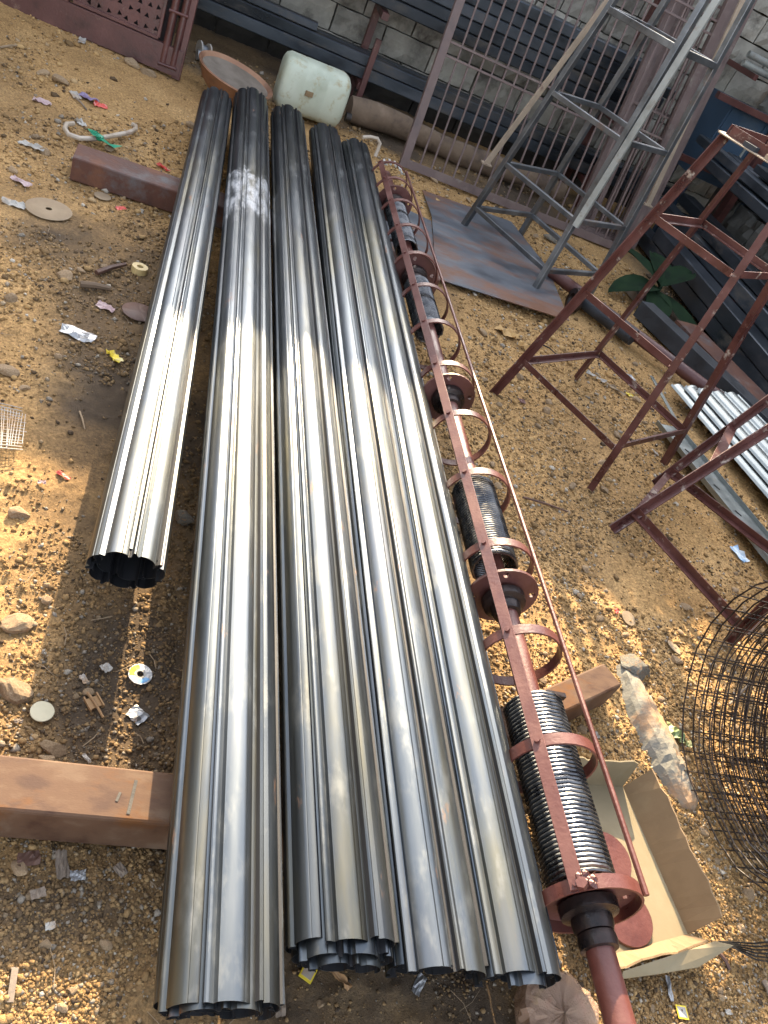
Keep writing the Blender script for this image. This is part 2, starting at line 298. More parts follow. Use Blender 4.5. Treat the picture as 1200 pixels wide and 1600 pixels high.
# ---------------------------------------------------------------- mesh builder
class MB:
    def __init__(s): s.v = []; s.f = []
    def add(s, vs, fs):
        o = len(s.v); s.v += [tuple(v) for v in vs]; s.f += [tuple(i + o for i in f) for f in fs]; return s
    def box(s, c, sz, rz=0., M4=None):
        x, y, z = [a / 2 for a in sz]
        vs = [Vector((i * x, j * y, k * z)) for i in (-1, 1) for j in (-1, 1) for k in (-1, 1)]
        rot = (M4 if M4 is not None else Matrix.Rotation(rz, 3, 'Z'))
        vs = [rot @ v + Vector(c) for v in vs]
        return s.add(vs, [(0, 1, 3, 2), (4, 6, 7, 5), (0, 4, 5, 1), (2, 3, 7, 6), (0, 2, 6, 4), (1, 5, 7, 3)])
    def prism(s, prof, p0, p1, up=(0, 0, 1), closed=True, caps=True, side=None):
        """prof in (side, up) metres, swept p0 -> p1"""
        p0 = Vector(p0); p1 = Vector(p1); d = (p1 - p0).normalized(); u = Vector(up)
        if side is None:
            sd = d.cross(u)
            if sd.length < 1e-4: sd = d.cross(Vector((1, 0, 0)))
            sd.normalize()
        else:
            sd = Vector(side); sd = (sd - d * sd.dot(d)).normalized()
        u = sd.cross(d); n = len(prof)
        vs = [p + sd * a + u * b for p in (p0, p1) for a, b in prof]
        fs = [(i, (i + 1) % n, n + (i + 1) % n, n + i) for i in range(n if closed else n - 1)]
        if caps and closed: fs += [tuple(reversed(range(n))), tuple(range(n, 2 * n))]
        return s.add(vs, fs)
    def bar(s, p0, p1, w, h=None, up=(0, 0, 1), side=None, bev=0.002):
        h = h or w; a, b = w / 2, h / 2; e = min(bev, a * .4, b * .4)
        return s.prism([(-a + e, -b), (a - e, -b), (a, -b + e), (a, b - e), (a - e, b), (-a + e, b), (-a, b - e), (-a, -b + e)], p0, p1, up, side=side)
    def angle(s, p0, p1, w, t, sx=1, sy=1, up=(0, 0, 1), side=None):
        pr = [(0, 0), (sx * w, 0), (sx * w, sy * t), (sx * t, sy * t), (sx * t, sy * w), (0, sy * w)]
        if sx * sy < 0: pr = pr[::-1]
        return s.prism(pr, p0, p1, up, side=side)
    def tube(s, path, r, n=8, closed=False, caps=True):
        P = [Vector(p) for p in path]; m = len(P); rs = r if isinstance(r, (list, tuple)) else [r] * m
        vs = []; ref = None
        for i, p in enumerate(P):
            if closed: d = P[(i + 1) % m] - P[i - 1]
            else: d = P[min(i + 1, m - 1)] - P[max(i - 1, 0)]
            d.normalize()
            if ref is None:
                ref = d.orthogonal().normalized()
            ref = (ref - d * ref.dot(d)).normalized(); b = d.cross(ref)
            vs += [p + (ref * math.cos(2 * PI * k / n) + b * math.sin(2 * PI * k / n)) * rs[i] for k in range(n)]
        fs = [(i * n + k, i * n + (k + 1) % n, ((i + 1) % m) * n + (k + 1) % n, ((i + 1) % m) * n + k)
              for i in range(m if closed else m - 1) for k in range(n)]
        if caps and not closed: fs += [tuple(reversed(range(n))), tuple(range((m - 1) * n, m * n))]
        return s.add(vs, fs)
    def cyl(s, p0, p1, r, n=16, r1=None): return s.tube([p0, p1], [r, r1 if r1 is not None else r], n)
    def lathe(s, prof, c=(0, 0, 0), n=24, rot=None, wob=0.):
        vs = []
        for i in range(n):
            a = 2 * PI * i / n; w = 1 + wob * math.sin(a * 3 + 1) + wob * .6 * math.sin(a * 7)
            for r, z in prof:
                v = Vector((r * math.cos(a) * w, r * math.sin(a) * w, z)); v = (rot @ v) if rot is not None else v
                vs.append(v + Vector(c))
        k = len(prof)
        fs = [(i * k + j, ((i + 1) % n) * k + j, ((i + 1) % n) * k + j + 1, i * k + j + 1) for i in range(n) for j in range(k - 1)]
        return s.add(vs, fs)
    def hoop(s, c, Rr, w, t, a0=0., a1=2 * PI, n=28):
        """flat strip bent to a hoop in the XZ plane, w wide along Y"""
        full = abs(a1 - a0 - 2 * PI) < 1e-6; m = n if full else n + 1; vs = []
        for i in range(m):
            a = a0 + (a1 - a0) * i / n
            for rr in (Rr - t / 2, Rr + t / 2):
                for y in (-w / 2, w / 2): vs.append((c[0] + rr * math.cos(a), c[1] + y, c[2] + rr * math.sin(a)))
        fs = []
        for i in range(n if full else n):
            o = i * 4; q = ((i + 1) % m) * 4
            for a, b in ((0, 1), (1, 3), (3, 2), (2, 0)): fs.append((o + a, o + b, q + b, q + a))
        if not full: fs += [(0, 2, 3, 1), ((m - 1) * 4, (m - 1) * 4 + 1, (m - 1) * 4 + 3, (m - 1) * 4 + 2)]
        return s.add(vs, fs)
    def mesh(s, name, m, smooth=False, ang=35):
        me = bpy.data.meshes.new(name); me.from_pydata(s.v, [], s.f); me.materials.append(M[m] if isinstance(m, str) else m)
        me.validate(); me.update()
        if smooth:
            me.shade_smooth()
            me.set_sharp_from_angle(angle=math.radians(ang))
        return me
    def build(s, name, m, parent=None, smooth=False, ang=35):
        o = bpy.data.objects.new(name, s.mesh(name, m, smooth, ang)); COL.objects.link(o); o.parent = parent; return o

def tag(o, label=None, cat=None, group=None, kind=None):
    for k, v in (('label', label), ('category', cat), ('group', group), ('kind', kind)):
        if v: o[k] = v
    return o
def thing(name, label, cat, loc=(0, 0, 0), rz=0., group=None):
    o = bpy.data.objects.new(name, None); COL.objects.link(o); o.location = loc; o.rotation_euler = (0, 0, rz)
    o.empty_display_size = .1
    return tag(o, label, cat, group)
def inst(name, me, parent, loc=(0, 0, 0), rot=(0, 0, 0), sc=(1, 1, 1)):
    o = bpy.data.objects.new(name, me); COL.objects.link(o); o.parent = parent
    o.location = loc; o.rotation_euler = rot; o.scale = sc; return o

# ---------------------------------------------------------------- ground
def axis(segs):
    out = []
    for a, b, st in segs: out += list(np.arange(a, b - 1e-9, st))
    return np.array(out + [segs[-1][1]])
gx = axis([(-60, -12, 6), (-12, -2, .5), (-2, -1.3, .05), (-1.3, 2.9, .0105), (2.9, 4.4, .03), (4.4, 12, .6), (12, 60, 6)])
gy = axis([(-40, -4, 4), (-4, 0, .25), (0, .2, .03), (.2, 2.6, .0105), (2.6, 5.0, .016), (5.0, 7.2, .03), (7.2, 12, .4), (12, 60, 6)])
GX, GY = np.meshgrid(gx, gy); GZ = ground_h(GX, GY)
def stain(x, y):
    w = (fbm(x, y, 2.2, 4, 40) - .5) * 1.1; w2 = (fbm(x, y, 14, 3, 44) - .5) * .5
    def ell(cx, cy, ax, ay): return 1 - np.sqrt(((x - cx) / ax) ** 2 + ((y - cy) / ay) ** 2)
    e = np.maximum.reduce([ell(-.02, 2.5, .36, 1.05) * 1.0, ell(.15, 1.1, .24, .55) * .9, ell(.55, 1.6, .75, 1.9), ell(.7, .35, .6, .22) * .7, ell(.0, .60, .42, .13) * .8, ell(.4, 6.5, 2.2, .85) * 1.7,  # last two on this line paint the beam's shadow and the back wall's shade
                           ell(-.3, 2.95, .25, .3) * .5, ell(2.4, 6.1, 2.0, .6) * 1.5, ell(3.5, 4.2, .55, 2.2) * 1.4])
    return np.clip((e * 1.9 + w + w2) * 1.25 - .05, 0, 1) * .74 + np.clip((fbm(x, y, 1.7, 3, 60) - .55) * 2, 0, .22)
def fast_mesh(name, V, F, k, mat_, attrs=None, smooth=False):
    me = bpy.data.meshes.new(name); nv = len(V); nf = len(F)
    me.vertices.add(nv); me.vertices.foreach_set('co', np.asarray(V, np.float32).ravel())
    me.loops.add(nf * k); me.loops.foreach_set('vertex_index', np.asarray(F, np.int32).ravel())
    me.polygons.add(nf); me.polygons.foreach_set('loop_start', np.arange(0, nf * k, k, dtype=np.int32))
    try: me.polygons.foreach_set('loop_total', np.full(nf, k, np.int32))
    except Exception: pass
    me.update(calc_edges=True)
    if smooth: me.shade_smooth()
    me.materials.append(mat_)
    for an, av in (attrs or {}).items():
        a = me.attributes.new(an, 'FLOAT', 'POINT'); a.data.foreach_set('value', np.asarray(av, np.float32).ravel())
    return me
ny, nx = GX.shape
idx = np.arange(ny * nx).reshape(ny, nx)
F = np.stack([idx[:-1, :-1], idx[:-1, 1:], idx[1:, 1:], idx[1:, :-1]], -1).reshape(-1, 4)
V = np.stack([GX, GY, GZ], -1).reshape(-1, 3)
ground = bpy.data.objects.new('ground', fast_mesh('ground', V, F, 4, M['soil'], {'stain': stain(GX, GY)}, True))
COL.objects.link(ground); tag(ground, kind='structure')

# grit: tens of thousands of tiny angular lumps, one object
def scatter(n, r0, r1, ymin, ymax, power=1.6, xr=(-1.25, 3.2)):
    u = rng.random(n); a = (ymin + .5) ** (1 - power); b = (ymax + .5) ** (1 - power)
    y = (a + (b - a) * u) ** (1 / (1 - power)) - .5
    hw = .35 + .42 * y
    x = -.25 - .30 * np.clip(y - 1, 0, 9) * .65 + rng.random(n) * (1.75 + .75 * y)
    x = np.clip(x, -1.6, 3.9)
    r = r0 * (r1 / r0) ** (rng.random(n) ** 1.9)
    keep = rng.random(n) < np.clip((fbm(x, y, 2.2, 4, 77) - .36) * 5, .06, 1)
    return x[keep], y[keep], r[keep]
def lumps(name, bv, bf, x, y, r, parent, sink=.25, flat=.7, jit=.28):
    n = len(x); bv = np.array(bv); nv = len(bv)
    A = rng.normal(size=(n, 3, 3)); Q, _ = np.linalg.qr(A)
    P = bv[None] * (1 + rng.normal(size=(n, nv, 1)) * jit)
    P = np.einsum('nij,nvj->nvi', Q, P) * r[:, None, None]
    P[:, :, 2] *= flat
    P[:, :, 0] += x[:, None]; P[:, :, 1] += y[:, None]; P[:, :, 2] += (ground_h(x, y) + r * sink)[:, None]
    FF = (np.array(bf)[None] + (np.arange(n) * nv)[:, None, None]).reshape(-1, 3)
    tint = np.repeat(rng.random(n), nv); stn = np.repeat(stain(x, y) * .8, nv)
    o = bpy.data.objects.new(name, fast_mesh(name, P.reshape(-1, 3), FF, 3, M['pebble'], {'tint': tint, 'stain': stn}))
    COL.objects.link(o); o.parent = parent; return o
OV = [(1, 0, 0), (-1, 0, 0), (0, 1, 0), (0, -1, 0), (0, 0, 1), (0, 0, -1)]
OF = [(0, 2, 4), (2, 1, 4), (1, 3, 4), (3, 0, 4), (2, 0, 5), (1, 2, 5), (3, 1, 5), (0, 3, 5)]
ph = (1 + 5 ** .5) / 2; IV = np.array([(-1, ph, 0), (1, ph, 0), (-1, -ph, 0), (1, -ph, 0), (0, -1, ph), (0, 1, ph), (0, -1, -ph), (0, 1, -ph), (ph, 0, -1), (ph, 0, 1), (-ph, 0, -1), (-ph, 0, 1)]) / 1.9
IF = [(0, 11, 5), (0, 5, 1), (0, 1, 7), (0, 7, 10), (0, 10, 11), (1, 5, 9), (5, 11, 4), (11, 10, 2), (10, 7, 6), (7, 1, 8), (3, 9, 4), (3, 4, 2), (3, 2, 6), (3, 6, 8), (3, 8, 9), (4, 9, 5), (2, 4, 11), (6, 2, 10), (8, 6, 7), (9, 8, 1)]
x, y, r = scatter(250000, .0016, .0056, .22, 6.4, 1.75)
r = r * (.85 + .33 * y)
tag(lumps('grit', OV, OF, x, y, r, ground), kind='stuff')
x, y, r = scatter(5000, .0045, .009, .22, 6.3, 1.5)
r = r * (.62 + .45 * y)
tag(lumps('gravel', IV, IF, x, y, r, ground, .3, .6, .26), kind='stuff')

# the larger loose stones, each a part of the ground
def stone_mesh(i, name='stone', m='stone', sub=1, flat=.62, jag=.2):
    rs = np.random.default_rng(100 + i); V = IV.tolist(); Fs = [tuple(f) for f in IF]
    V = [Vector(v).normalized() for v in V]
    for _ in range(sub):
        mid = {}; NF = []
        def md(a, b):
            k = (min(a, b), max(a, b))
            if k not in mid: mid[k] = len(V); V.append(((V[a] + V[b]) / 2).normalized())
            return mid[k]
        for a, b, c in Fs:
            ab, bc, ca = md(a, b), md(b, c), md(c, a); NF += [(a, ab, ca), (b, bc, ab), (c, ca, bc), (ab, bc, ca)]
        Fs = NF
    # cut by random planes for facets
    pl = [(Vector(rs.normal(size=3)).normalized(), rs.uniform(.55, .9)) for _ in range(9)]
    out = []
    for v in V:
        for nrm, d in pl:
            e = v.dot(nrm) - d
            if e > 0: v = v - nrm * e
        v = v * (1 + float(rs.normal()) * .03)
        out.append((v.x * (1 + jag * .5), v.y, v.z * flat))
    mb = MB().add(out, Fs); return mb.mesh(name, m)
SM = [stone_mesh(i) for i in range(7)]
sx, sy, sr = scatter(900, .008, .015, .24, 5.6, 1.3)
sr = sr * (.8 + .42 * sy)
cnt = 0
for a, b, c in zip(sx, sy, sr):
    if cnt >= 230: break
    if .1 < a < 1.15 and .75 < b < 4.9: continue
    o = inst('stone', SM[cnt % 7], ground, (a, b, gh(a, b) + c * .25), (random.uniform(-.4, .4), random.uniform(-.4, .4), random.uniform(0, 6)),
             (c * random.uniform(.8, 1.4), c * random.uniform(.8, 1.1), c)); cnt += 1

# ---------------------------------------------------------------- block wall at the back
WY = 6.9
bw = thing('block_wall', 'weathered grey concrete block wall behind the stored steel', 'wall', (0, WY, 0))
MB().box((1.0, .12, 1.25), (7.4, .16, 2.66)).build('mortar', 'mortar', bw)
def block_mesh(i, L_, H_, T_, m, rough=.004, n=6):
    rs = np.random.default_rng(300 + i); mb = MB(); k = 3
    vs = []; f = []
    for a in range(n + 1):
        for b in range(k + 1):
            u, v = a / n, b / k; edge = min(u, 1 - u) < .01 or min(v, 1 - v) < .01
            vs.append((-L_ / 2 + L_ * u + rs.normal() * rough * .5, -T_ / 2 + rs.normal() * rough + (.006 if edge else 0), -H_ / 2 + H_ * v + rs.normal() * rough * .5))
    for a in range(n):
        for b in range(k): o = a * (k + 1) + b; f.append((o, o + k + 1, o + k + 2, o + 1))
    ring = [a * (k + 1) for a in range(n + 1)] + [n * (k + 1) + b for b in range(1, k + 1)] + [a * (k + 1) + k for a in range(n - 1, -1, -1)] + [b for b in range(k - 1, 0, -1)]
    base = len(vs); vs += [(vs[i_][0], T_ / 2, vs[i_][2]) for i_ in ring]
    for j in range(len(ring)): f.append((ring[(j + 1) % len(ring)], ring[j], base + j, base + (j + 1) % len(ring)))
    return mb.add(vs, f).mesh('block', m)
BMs = [block_mesh(i, .384, .180, .10, 'block') for i in range(5)]
SMs = []
for m_ in BMs:
    q_ = m_.copy(); q_.materials[0] = M['dark_course']; SMs.append(q_)
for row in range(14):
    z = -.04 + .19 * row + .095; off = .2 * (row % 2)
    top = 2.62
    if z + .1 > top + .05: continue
    dark_course = row < 1  # lowest course takes the darker block material
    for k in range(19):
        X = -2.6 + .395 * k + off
        inst('block', (SMs if dark_course else BMs)[(row * 3 + k * 7) % 5], bw, (X, .02 + random.uniform(-.006, .006), z), (0, 0, random.uniform(-.01, .01)))
# side wall of rough stone courses
sw = thing('stone_wall', 'dark rough stone wall behind the side racks at the far right', 'wall', (4.25, 4.0, 0))
MB().box((.16, -1.0, 1.25), (.16, 7.6, 2.6)).build('mortar', 'mortar', sw)
SB = [block_mesh(20 + i, .36, .25, .1, 'stone_wall', .012) for i in range(4)]
for row in range(10):
    z = .13 + .262 * row
    for k in range(20):
        yy = -4.6 + .38 * k + .19 * (row % 2) + random.uniform(-.03, .03)
        if yy > 2.75: continue
        inst('stone', SB[(row + 5 * k) % 4], sw, (.02, yy, z), (0, random.uniform(-.03, .03), -PI / 2), (random.uniform(.92, 1.0), 1, random.uniform(.9, 1)))

# unseen wall added left of the frame to darken what the rolls mirror
yw = thing('added_left_wall', 'unseen grey block wall added on the left to darken the reflections in the rolls', 'wall', (-3.2, 1.0, 0))
MB().box((-.1, 0, 1.45), (.16, 11.6, 2.95)).build('mortar', 'mortar', yw)
for row in range(15):
    for k in range(29):
        inst('block', BMs[(row + 3 * k) % 5], yw, (0, -5.6 + .395 * k + .2 * (row % 2), .07 + .19 * row), (0, 0, PI / 2))

# ---------------------------------------------------------------- stored steel along the back wall
def long_tube(name, p0, p1, w, h, label, group, m='dark_steel', lip=0):
    mb = MB(); p0 = Vector(p0); p1 = Vector(p1)
    a, b = w / 2, h / 2; t = .004; e = .006
    outer = [(-a + e, -b), (a - e, -b), (a, -b + e), (a, b - e), (a - e, b), (-a + e, b), (-a, b - e), (-a, -b + e)]
    inner = [(x * (1 - t / a), y * (1 - t / b)) for x, y in outer]
    mb.prism(outer, p0, p1, caps=False); mb.prism(inner[::-1], p0, p1, caps=False)
    d = (p1 - p0).normalized(); sd = d.cross(Vector((0, 0, 1))).normalized(); u = sd.cross(d)
    for p, rv in ((p0, 0), (p1, 1)):
        vs = [p + sd * x + u * y for x, y in outer] + [p + sd * x + u * y for x, y in inner]
        mb.add(vs, [((i, (i + 1) % 8, 8 + (i + 1) % 8, 8 + i) if rv else (i, 8 + i, 8 + (i + 1) % 8, (i + 1) % 8)) for i in range(8)])
    o = mb.build(name, m); c = (p0 + p1) / 2
    return tag(o, label, 'steel tube', group)
rk = thing('storage_rack', 'maroon steel rack posts carrying long steel sections against the block wall', 'rack', (0, 6.6, 0))
for X in (1.02, 2.95, -1.6):
    MB().bar((X, .10, 0), (X, .10, 1.5), .07, .05).build('post', 'oxide', rk)
    for z in (.225, .69): MB().bar((X, .075, z - .03), (X, -.33, z - .03), .05, .045).build('arm', 'oxide', rk)
    MB().bar((X + .01, -.34, -.02), (X + .01, -.34, .52), .045, .04).build('stop_post', 'oxide', rk)
low = 'long dark blue-grey steel section in the low stack along the block wall'
for j, (yy, z, w, h, x0) in enumerate([(6.41, .265, .10, .08, -1.0), (6.52, .345, .10, .07, -.7), (6.41, .345, .10, .07, -.75), (6.40, .412, .08, .05, -2.0)]):
    long_tube('steel_tube', (x0, yy, z), (3.6 + .1 * j if j < 3 else .62, yy + .01, z), w, h, ['lowest front steel section of the low stack, just above the dark hollow', 'rear steel section of the low stack, nearest the blocks', 'upper front steel section of the low stack along the wall', 'short dark steel section on top of the low stack, ending near the post'][j], 'steel sections stored low along the block wall')
nth = ['lowest', 'second lowest', 'middle', 'second highest', 'topmost']
for j in range(5):
    long_tube('steel_tube', (-1.2 + .3 * (j % 3), 6.38, .735 + .078 * j), (3.12 + .05 * (j % 4), 6.40, .735 + .078 * j), .1, .072, nth[j] + ' front steel section of the upper stack behind the barred grille', 'steel sections stored high along the block wall')
long_tube('steel_tube', (-1.2, 6.49, .735 + .078 * 4), (3.2, 6.51, .735 + .078 * 4), .1, .072, 'rear steel section on top of the upper stack, against the blocks', 'steel sections stored high along the block wall')

# ---------------------------------------------------------------- stored steel at the right side
sr_ = thing('side_rack', 'maroon rack posts holding steel bundles in front of the stone wall', 'rack', (3.95, 4.2, 0))
for yy in (-1.9, .35, 1.9):
    MB().bar((.1, yy, 0), (.1, yy, 1.6), .08, .06).build('post', 'oxide', sr_)
    for z in (.22, .66, 1.12): MB().bar((.1, yy + .005, z), (-.5, yy + .005, z), .05, .045).build('arm', 'oxide', sr_)
side = [(3.40, .09, .14, .10, 'bottom front steel section on the ground under the side rack'), (3.56, .09, .14, .10, 'bottom rear steel section on the ground under the side rack'),
        (3.38, .20, .14, .10, 'second layer front steel section beside the brown channel'), (3.54, .20, .14, .10, 'second layer rear steel section under the side rack arm'),
        (3.52, .30, .12, .10, 'steel section at the front of the side rack lower arm'), (3.66, .30, .12, .10, 'steel section in the middle of the side rack lower arm'), (3.80, .30, .12, .1, 'steel section at the back of the side rack lower arm'),
        (3.54, .40, .1, .08, 'thinner steel section topping the front of the lower side stack'), (3.68, .40, .12, .08, 'thinner steel section topping the back of the lower side stack'),
        (3.5, .74, .1, .07, 'front steel section on the side rack upper arm'), (3.62, .74, .1, .07, 'middle steel section on the side rack upper arm'), (3.74, .74, .1, .07, 'back steel section on the side rack upper arm'),
        (3.52, .82, .09, .06, 'front steel section of the second layer in the upper side stack'), (3.66, .82, .1, .06, 'middle steel section of the second layer in the upper side stack'), (3.78, .82, .1, .06, 'back steel section of the second layer in the upper side stack'),
        (3.60, .89, .1, .05, 'single flat steel section on top of the upper side stack')]
for j, (X, z, w, h, lab) in enumerate(side):
    long_tube('steel_tube', (X, 1.6 + .2 * (j % 3), z), (X + .02, 6.1 - .25 * (j % 4), z), w, h, lab, 'steel sections on the side rack')
bx = thing('blue_cabinet', 'dark blue sheet metal cabinet in the back corner at the far right', 'cabinet', (3.98, 6.38, 0))
MB().box((0, 0, .84), (.66, .40, .56)).build('body', 'blue_paint', bx)
for q in (-.165, .165): MB().box((q, -.207, .84), (.31, .012, .50)).build('door_panel', 'blue_paint', bx)
for q in (-.04, .04): MB().box((q, -.222, .86), (.015, .015, .09)).build('handle', 'grey_steel', bx)
for a in (-.29, .29):
    for b in (-.16, .16): MB().box((a, b, .28), (.045, .045, .56)).build('leg', 'blue_paint', bx)
for z in (1.415, 1.352):
    mb = MB(); mb.cyl((3.67, 6.42, z), (4.15, 6.40, z), .024, 14)
    tag(mb.build('grey_pipe', 'grey_steel', None, True), 'upper grey steel pipe end sticking out at the top right edge' if z > 1.38 else 'lower grey steel pipe end at the top right edge, just under its twin', 'pipe', 'grey pipes at the top right')
tag(MB().bar((3.80, 6.84, 1.305), (3.80, 6.36, 1.305), .03, .04).build('pipe_bracket', 'oxide'), 'short bracket holding the two grey pipes at the top right', 'bracket')

# ---------------------------------------------------------------- rolled shutter curtains
def slat_profile(Rr, n):
    """one slat of a coil of n per turn, in polar form round the coil axis: joint, falling flank, crease, broad web, cove, curled bead"""
    D = 2 * PI / n
    P_ = [(0, -.0165), (.040, -.0155), (.052, -.0105), (.09, -.0078), (.15, -.0052), (.205, -.0034), (.212, -.0046), (.224, -.0030)]
    for i in range(8):
        t = i / 7; P_.append((.235 + .44 * t, -.0028 + .0030 * math.sin(PI * (.05 + .85 * t))))
    P_ += [(.715, -.0062), (.755, -.0082), (.790, -.0060), (.815, -.0022), (.835, -.0006), (.868, .0008), (.900, .0004), (.922, -.0022), (.930, -.0140), (.998, -.0160)]
    return [(u * D, Rr + q) for u, q in P_]
def slat_mesh(Rr, n, y0, y1, seg=5):
    pr = slat_profile(Rr, n); T = .0011; mb = MB(); vs = []; k = len(pr)
    for j in range(seg + 1):
        y = y0 + (y1 - y0) * j / seg
        for dr in (0, -T):
            for a, r in pr:
                vs.append(((r + dr) * math.cos(a), y, (r + dr) * math.sin(a)))
    fs = []
    for j in range(seg):
        o = j * 2 * k; q = o + 2 * k
        for i in range(k - 1):
            fs.append((o + i, o + i + 1, q + i + 1, q + i))
            fs.append((o + k + i, q + k + i, q + k + i + 1, o + k + i + 1))
    for i in range(k - 1):
        fs.append((i, k + i, k + i + 1, i + 1)); o = seg * 2 * k; fs.append((o + i, o + i + 1, o + k + i + 1, o + k + i))
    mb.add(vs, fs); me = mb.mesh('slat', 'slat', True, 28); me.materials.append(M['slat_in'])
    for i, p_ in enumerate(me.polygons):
        if i < seg * 2 * (k - 1) and (i % 2 or (i // 2) % (k - 1) in (0, 1, 23, 24)): p_.material_index = 1      # joint faces take the black inside material
    return me
def curtain(near, far, Rr, bead_deg, label, turns, slant=.05, squash=.86, tail=None):
    a = Vector(near); b = Vector(far); L_ = (b - a).length
    root = thing('rolled_shutter_curtain', label, 'shutter roll', a, 0, 'rolled steel shutter curtains')
    d = (b - a).normalized(); root.rotation_euler = (math.asin(d.z), 0, -math.atan2(d.x, d.y)); root.scale = (1, 1, squash)
    for q, (n, dr, y0, y1) in enumerate(turns):
        me = slat_mesh(Rr - dr, n, y0, L_ + y1, 5 if dr == 0 else 2); D = 2 * PI / n
        rot = D * .88 - math.radians(bead_deg) + .3 * q
        for k in range(n):
            s_ = 1 + random.uniform(-.010, .010); mid = D / 2 - rot - k * D          # where this slat faces
            inst('slat', me, root, (random.uniform(-.001, .001), slant * (1 - math.sin(mid)) / 2 + random.uniform(-.003, .003), random.uniform(-.001, .001)), (0, rot + k * D, 0), (s_, 1, s_))
    if tail:
        me = slat_mesh(.09, 7, .004, L_ * .97, 2); inst('slat', me, root, tail[0], (0, tail[1], 0))
    return root
curtain((.074, 1.225, .175), (.072, 4.72, .172), .084, 85, 'shorter rolled steel shutter curtain lying apart at the left, its hollow end dark', [(7, 0, 0, 0), (6, .011, .02, 0)], .028)
curtain((.322, .388, .182), (.252, 4.90, .18), .096, 114, 'longest rolled steel shutter curtain, second from left, nearest the camera, white smear far up', [(7, 0, 0, 0), (6, .012, -.006, -.03), (5, .024, -.004, -.05)], .034, .88)
curtain((.522, .482, .182), (.464, 4.85, .18), .096, 123, 'middle rolled steel shutter curtain whose inner coil sticks out in steps at the near end', [(7, 0, 0, 0), (6, .013, -.020, -.03), (5, .027, -.028, -.05)], .030, .88)
curtain((.694, .447, .180), (.686, 4.81, .18), .090, 87, 'fourth rolled steel shutter curtain from the left, its near end an open black coil', [(6, 0, 0, 0), (5, .013, .010, -.03)], .045, .86)
curtain((.842, .446, .178), (.868, 4.77, .176), .088, 139, 'rightmost rolled steel shutter curtain, lying beside the maroon spring cage', [(6, 0, 0, 0), (5, .012, -.012, -.03)], .050, .86)

# ---------------------------------------------------------------- spring barrel in its cage
CX, CZ, CR = 1.015, .212, .103
cg = thing('spring_barrel_cage', 'long maroon shutter barrel with black coil springs inside a cage of hoops, beside the rolls', 'shutter barrel', (CX, .57, 0))
def cl(x, y, z): return (x - CX, y - .57, z)
MB().tube([cl(CX, .1, CZ), cl(CX, 4.45, CZ)], .027, 24).build('shaft', 'oxide_fresh', cg, True)
ys = [.585 + .2955 * k for k in range(13)] + [4.36]
for k, yy in enumerate(ys):
    hm = MB().hoop(cl(CX, yy, CZ), CR, .026, .005); hp = hm.build('hoop', 'oxide_fresh', cg, True, 40)
ra, rb = math.radians(133), math.radians(44)
rp = lambda y, a, e=0: cl(CX + (CR + e) * math.cos(a), y, CZ + (CR + e) * math.sin(a))
nrm = (math.cos(ra), 0, math.sin(ra))
MB().bar(rp(.575, ra, .006), rp(4.38, ra, .006), .028, .005, up=nrm).build('flat_rail', 'oxide_fresh', cg)
MB().tube([rp(.575, rb, .008), rp(4.38, rb, .008)], .006, 8).build('rod_rail', 'oxide_fresh', cg, True)
MB().tube([rp(.6, math.radians(300), .008), rp(4.38, math.radians(300), .008)], .006, 8).build('rod_rail', 'oxide_fresh', cg, True)
for yy in ys:
    b_ = MB(); b_.cyl(rp(yy, ra, .004), rp(yy, ra, .014), .007, 8); b_.build('rivet', 'oxide_fresh', cg)
def spring(y0, y1, r, w, n):
    path = []; m = int(n * 14)
    for i in range(m + 1):
        a = 2 * PI * i / 14; path.append(cl(CX + r * math.cos(a), y0 + (y1 - y0) * i / m, CZ + r * math.sin(a)))
    MB().tube(path, w, 7).build('coil_spring', 'black_steel', cg, True)
spring(.62, 1.03, .066, .0042, 43)
spring(1.47, 1.80, .062, .0040, 36)
spring(2.76, 3.13, .055, .0038, 36)
spring(3.50, 3.95, .050, .0042, 40)
def flange(y, r, hole=True, t=.008, parentname='end_plate'):
    n = 32; outer = [(r * math.cos(2 * PI * i / n), r * math.sin(2 * PI * i / n)) for i in range(n)]
    holes = [[(r * .82 * math.cos(a) + .009 * math.cos(q), r * .82 * math.sin(a) + .009 * math.sin(q)) for q in [2 * PI * j / 8 for j in range(8)]] for a in (math.radians(20), math.radians(200), math.radians(110), math.radians(290))]
    loops = [[Vector((a, 0, b)) for a, b in outer]] + [[Vector((a, 0, b)) for a, b in h] for h in holes]
    tris = tessellate_polygon(loops); flat = [v for l in loops for v in l]; mb = MB()
    for dy in (-t / 2, t / 2): mb.add([cl(CX + v.x, y + dy, CZ + v.z) for v in flat], tris)
    nf = len(flat); o = 0
    for l in loops:
        m = len(l)
        for i in range(m): mb.f.append((o + i, o + (i + 1) % m, nf + o + (i + 1) % m, nf + o + i))
        o += m
    return mb.build(parentname, 'oxide', cg)
for y, r in ((.597, .098), (1.375, .097), (2.30, .097), (3.24, .097), (4.05, .094)):
    flange(y, r)
for y, s_ in ((.555, -1), (1.33, -1), (2.26, -1), (3.19, 1), (4.0, 1)):
    MB().lathe([(.026, -.024), (.036, -.022), (.040, -.01), (.040, .005), (.056, .010), (.058, .03), (.026, .034)], cl(CX, y, CZ), 20, Matrix.Rotation(-PI / 2, 3, 'X')).build('bearing', 'grease', cg, True)
MB().lathe([(.026, -.016), (.036, -.014), (.038, 0), (.036, .012), (.026, .014)], cl(CX, .518, CZ), 20, Matrix.Rotation(-PI / 2, 3, 'X')).build('collar', 'grease', cg, True)
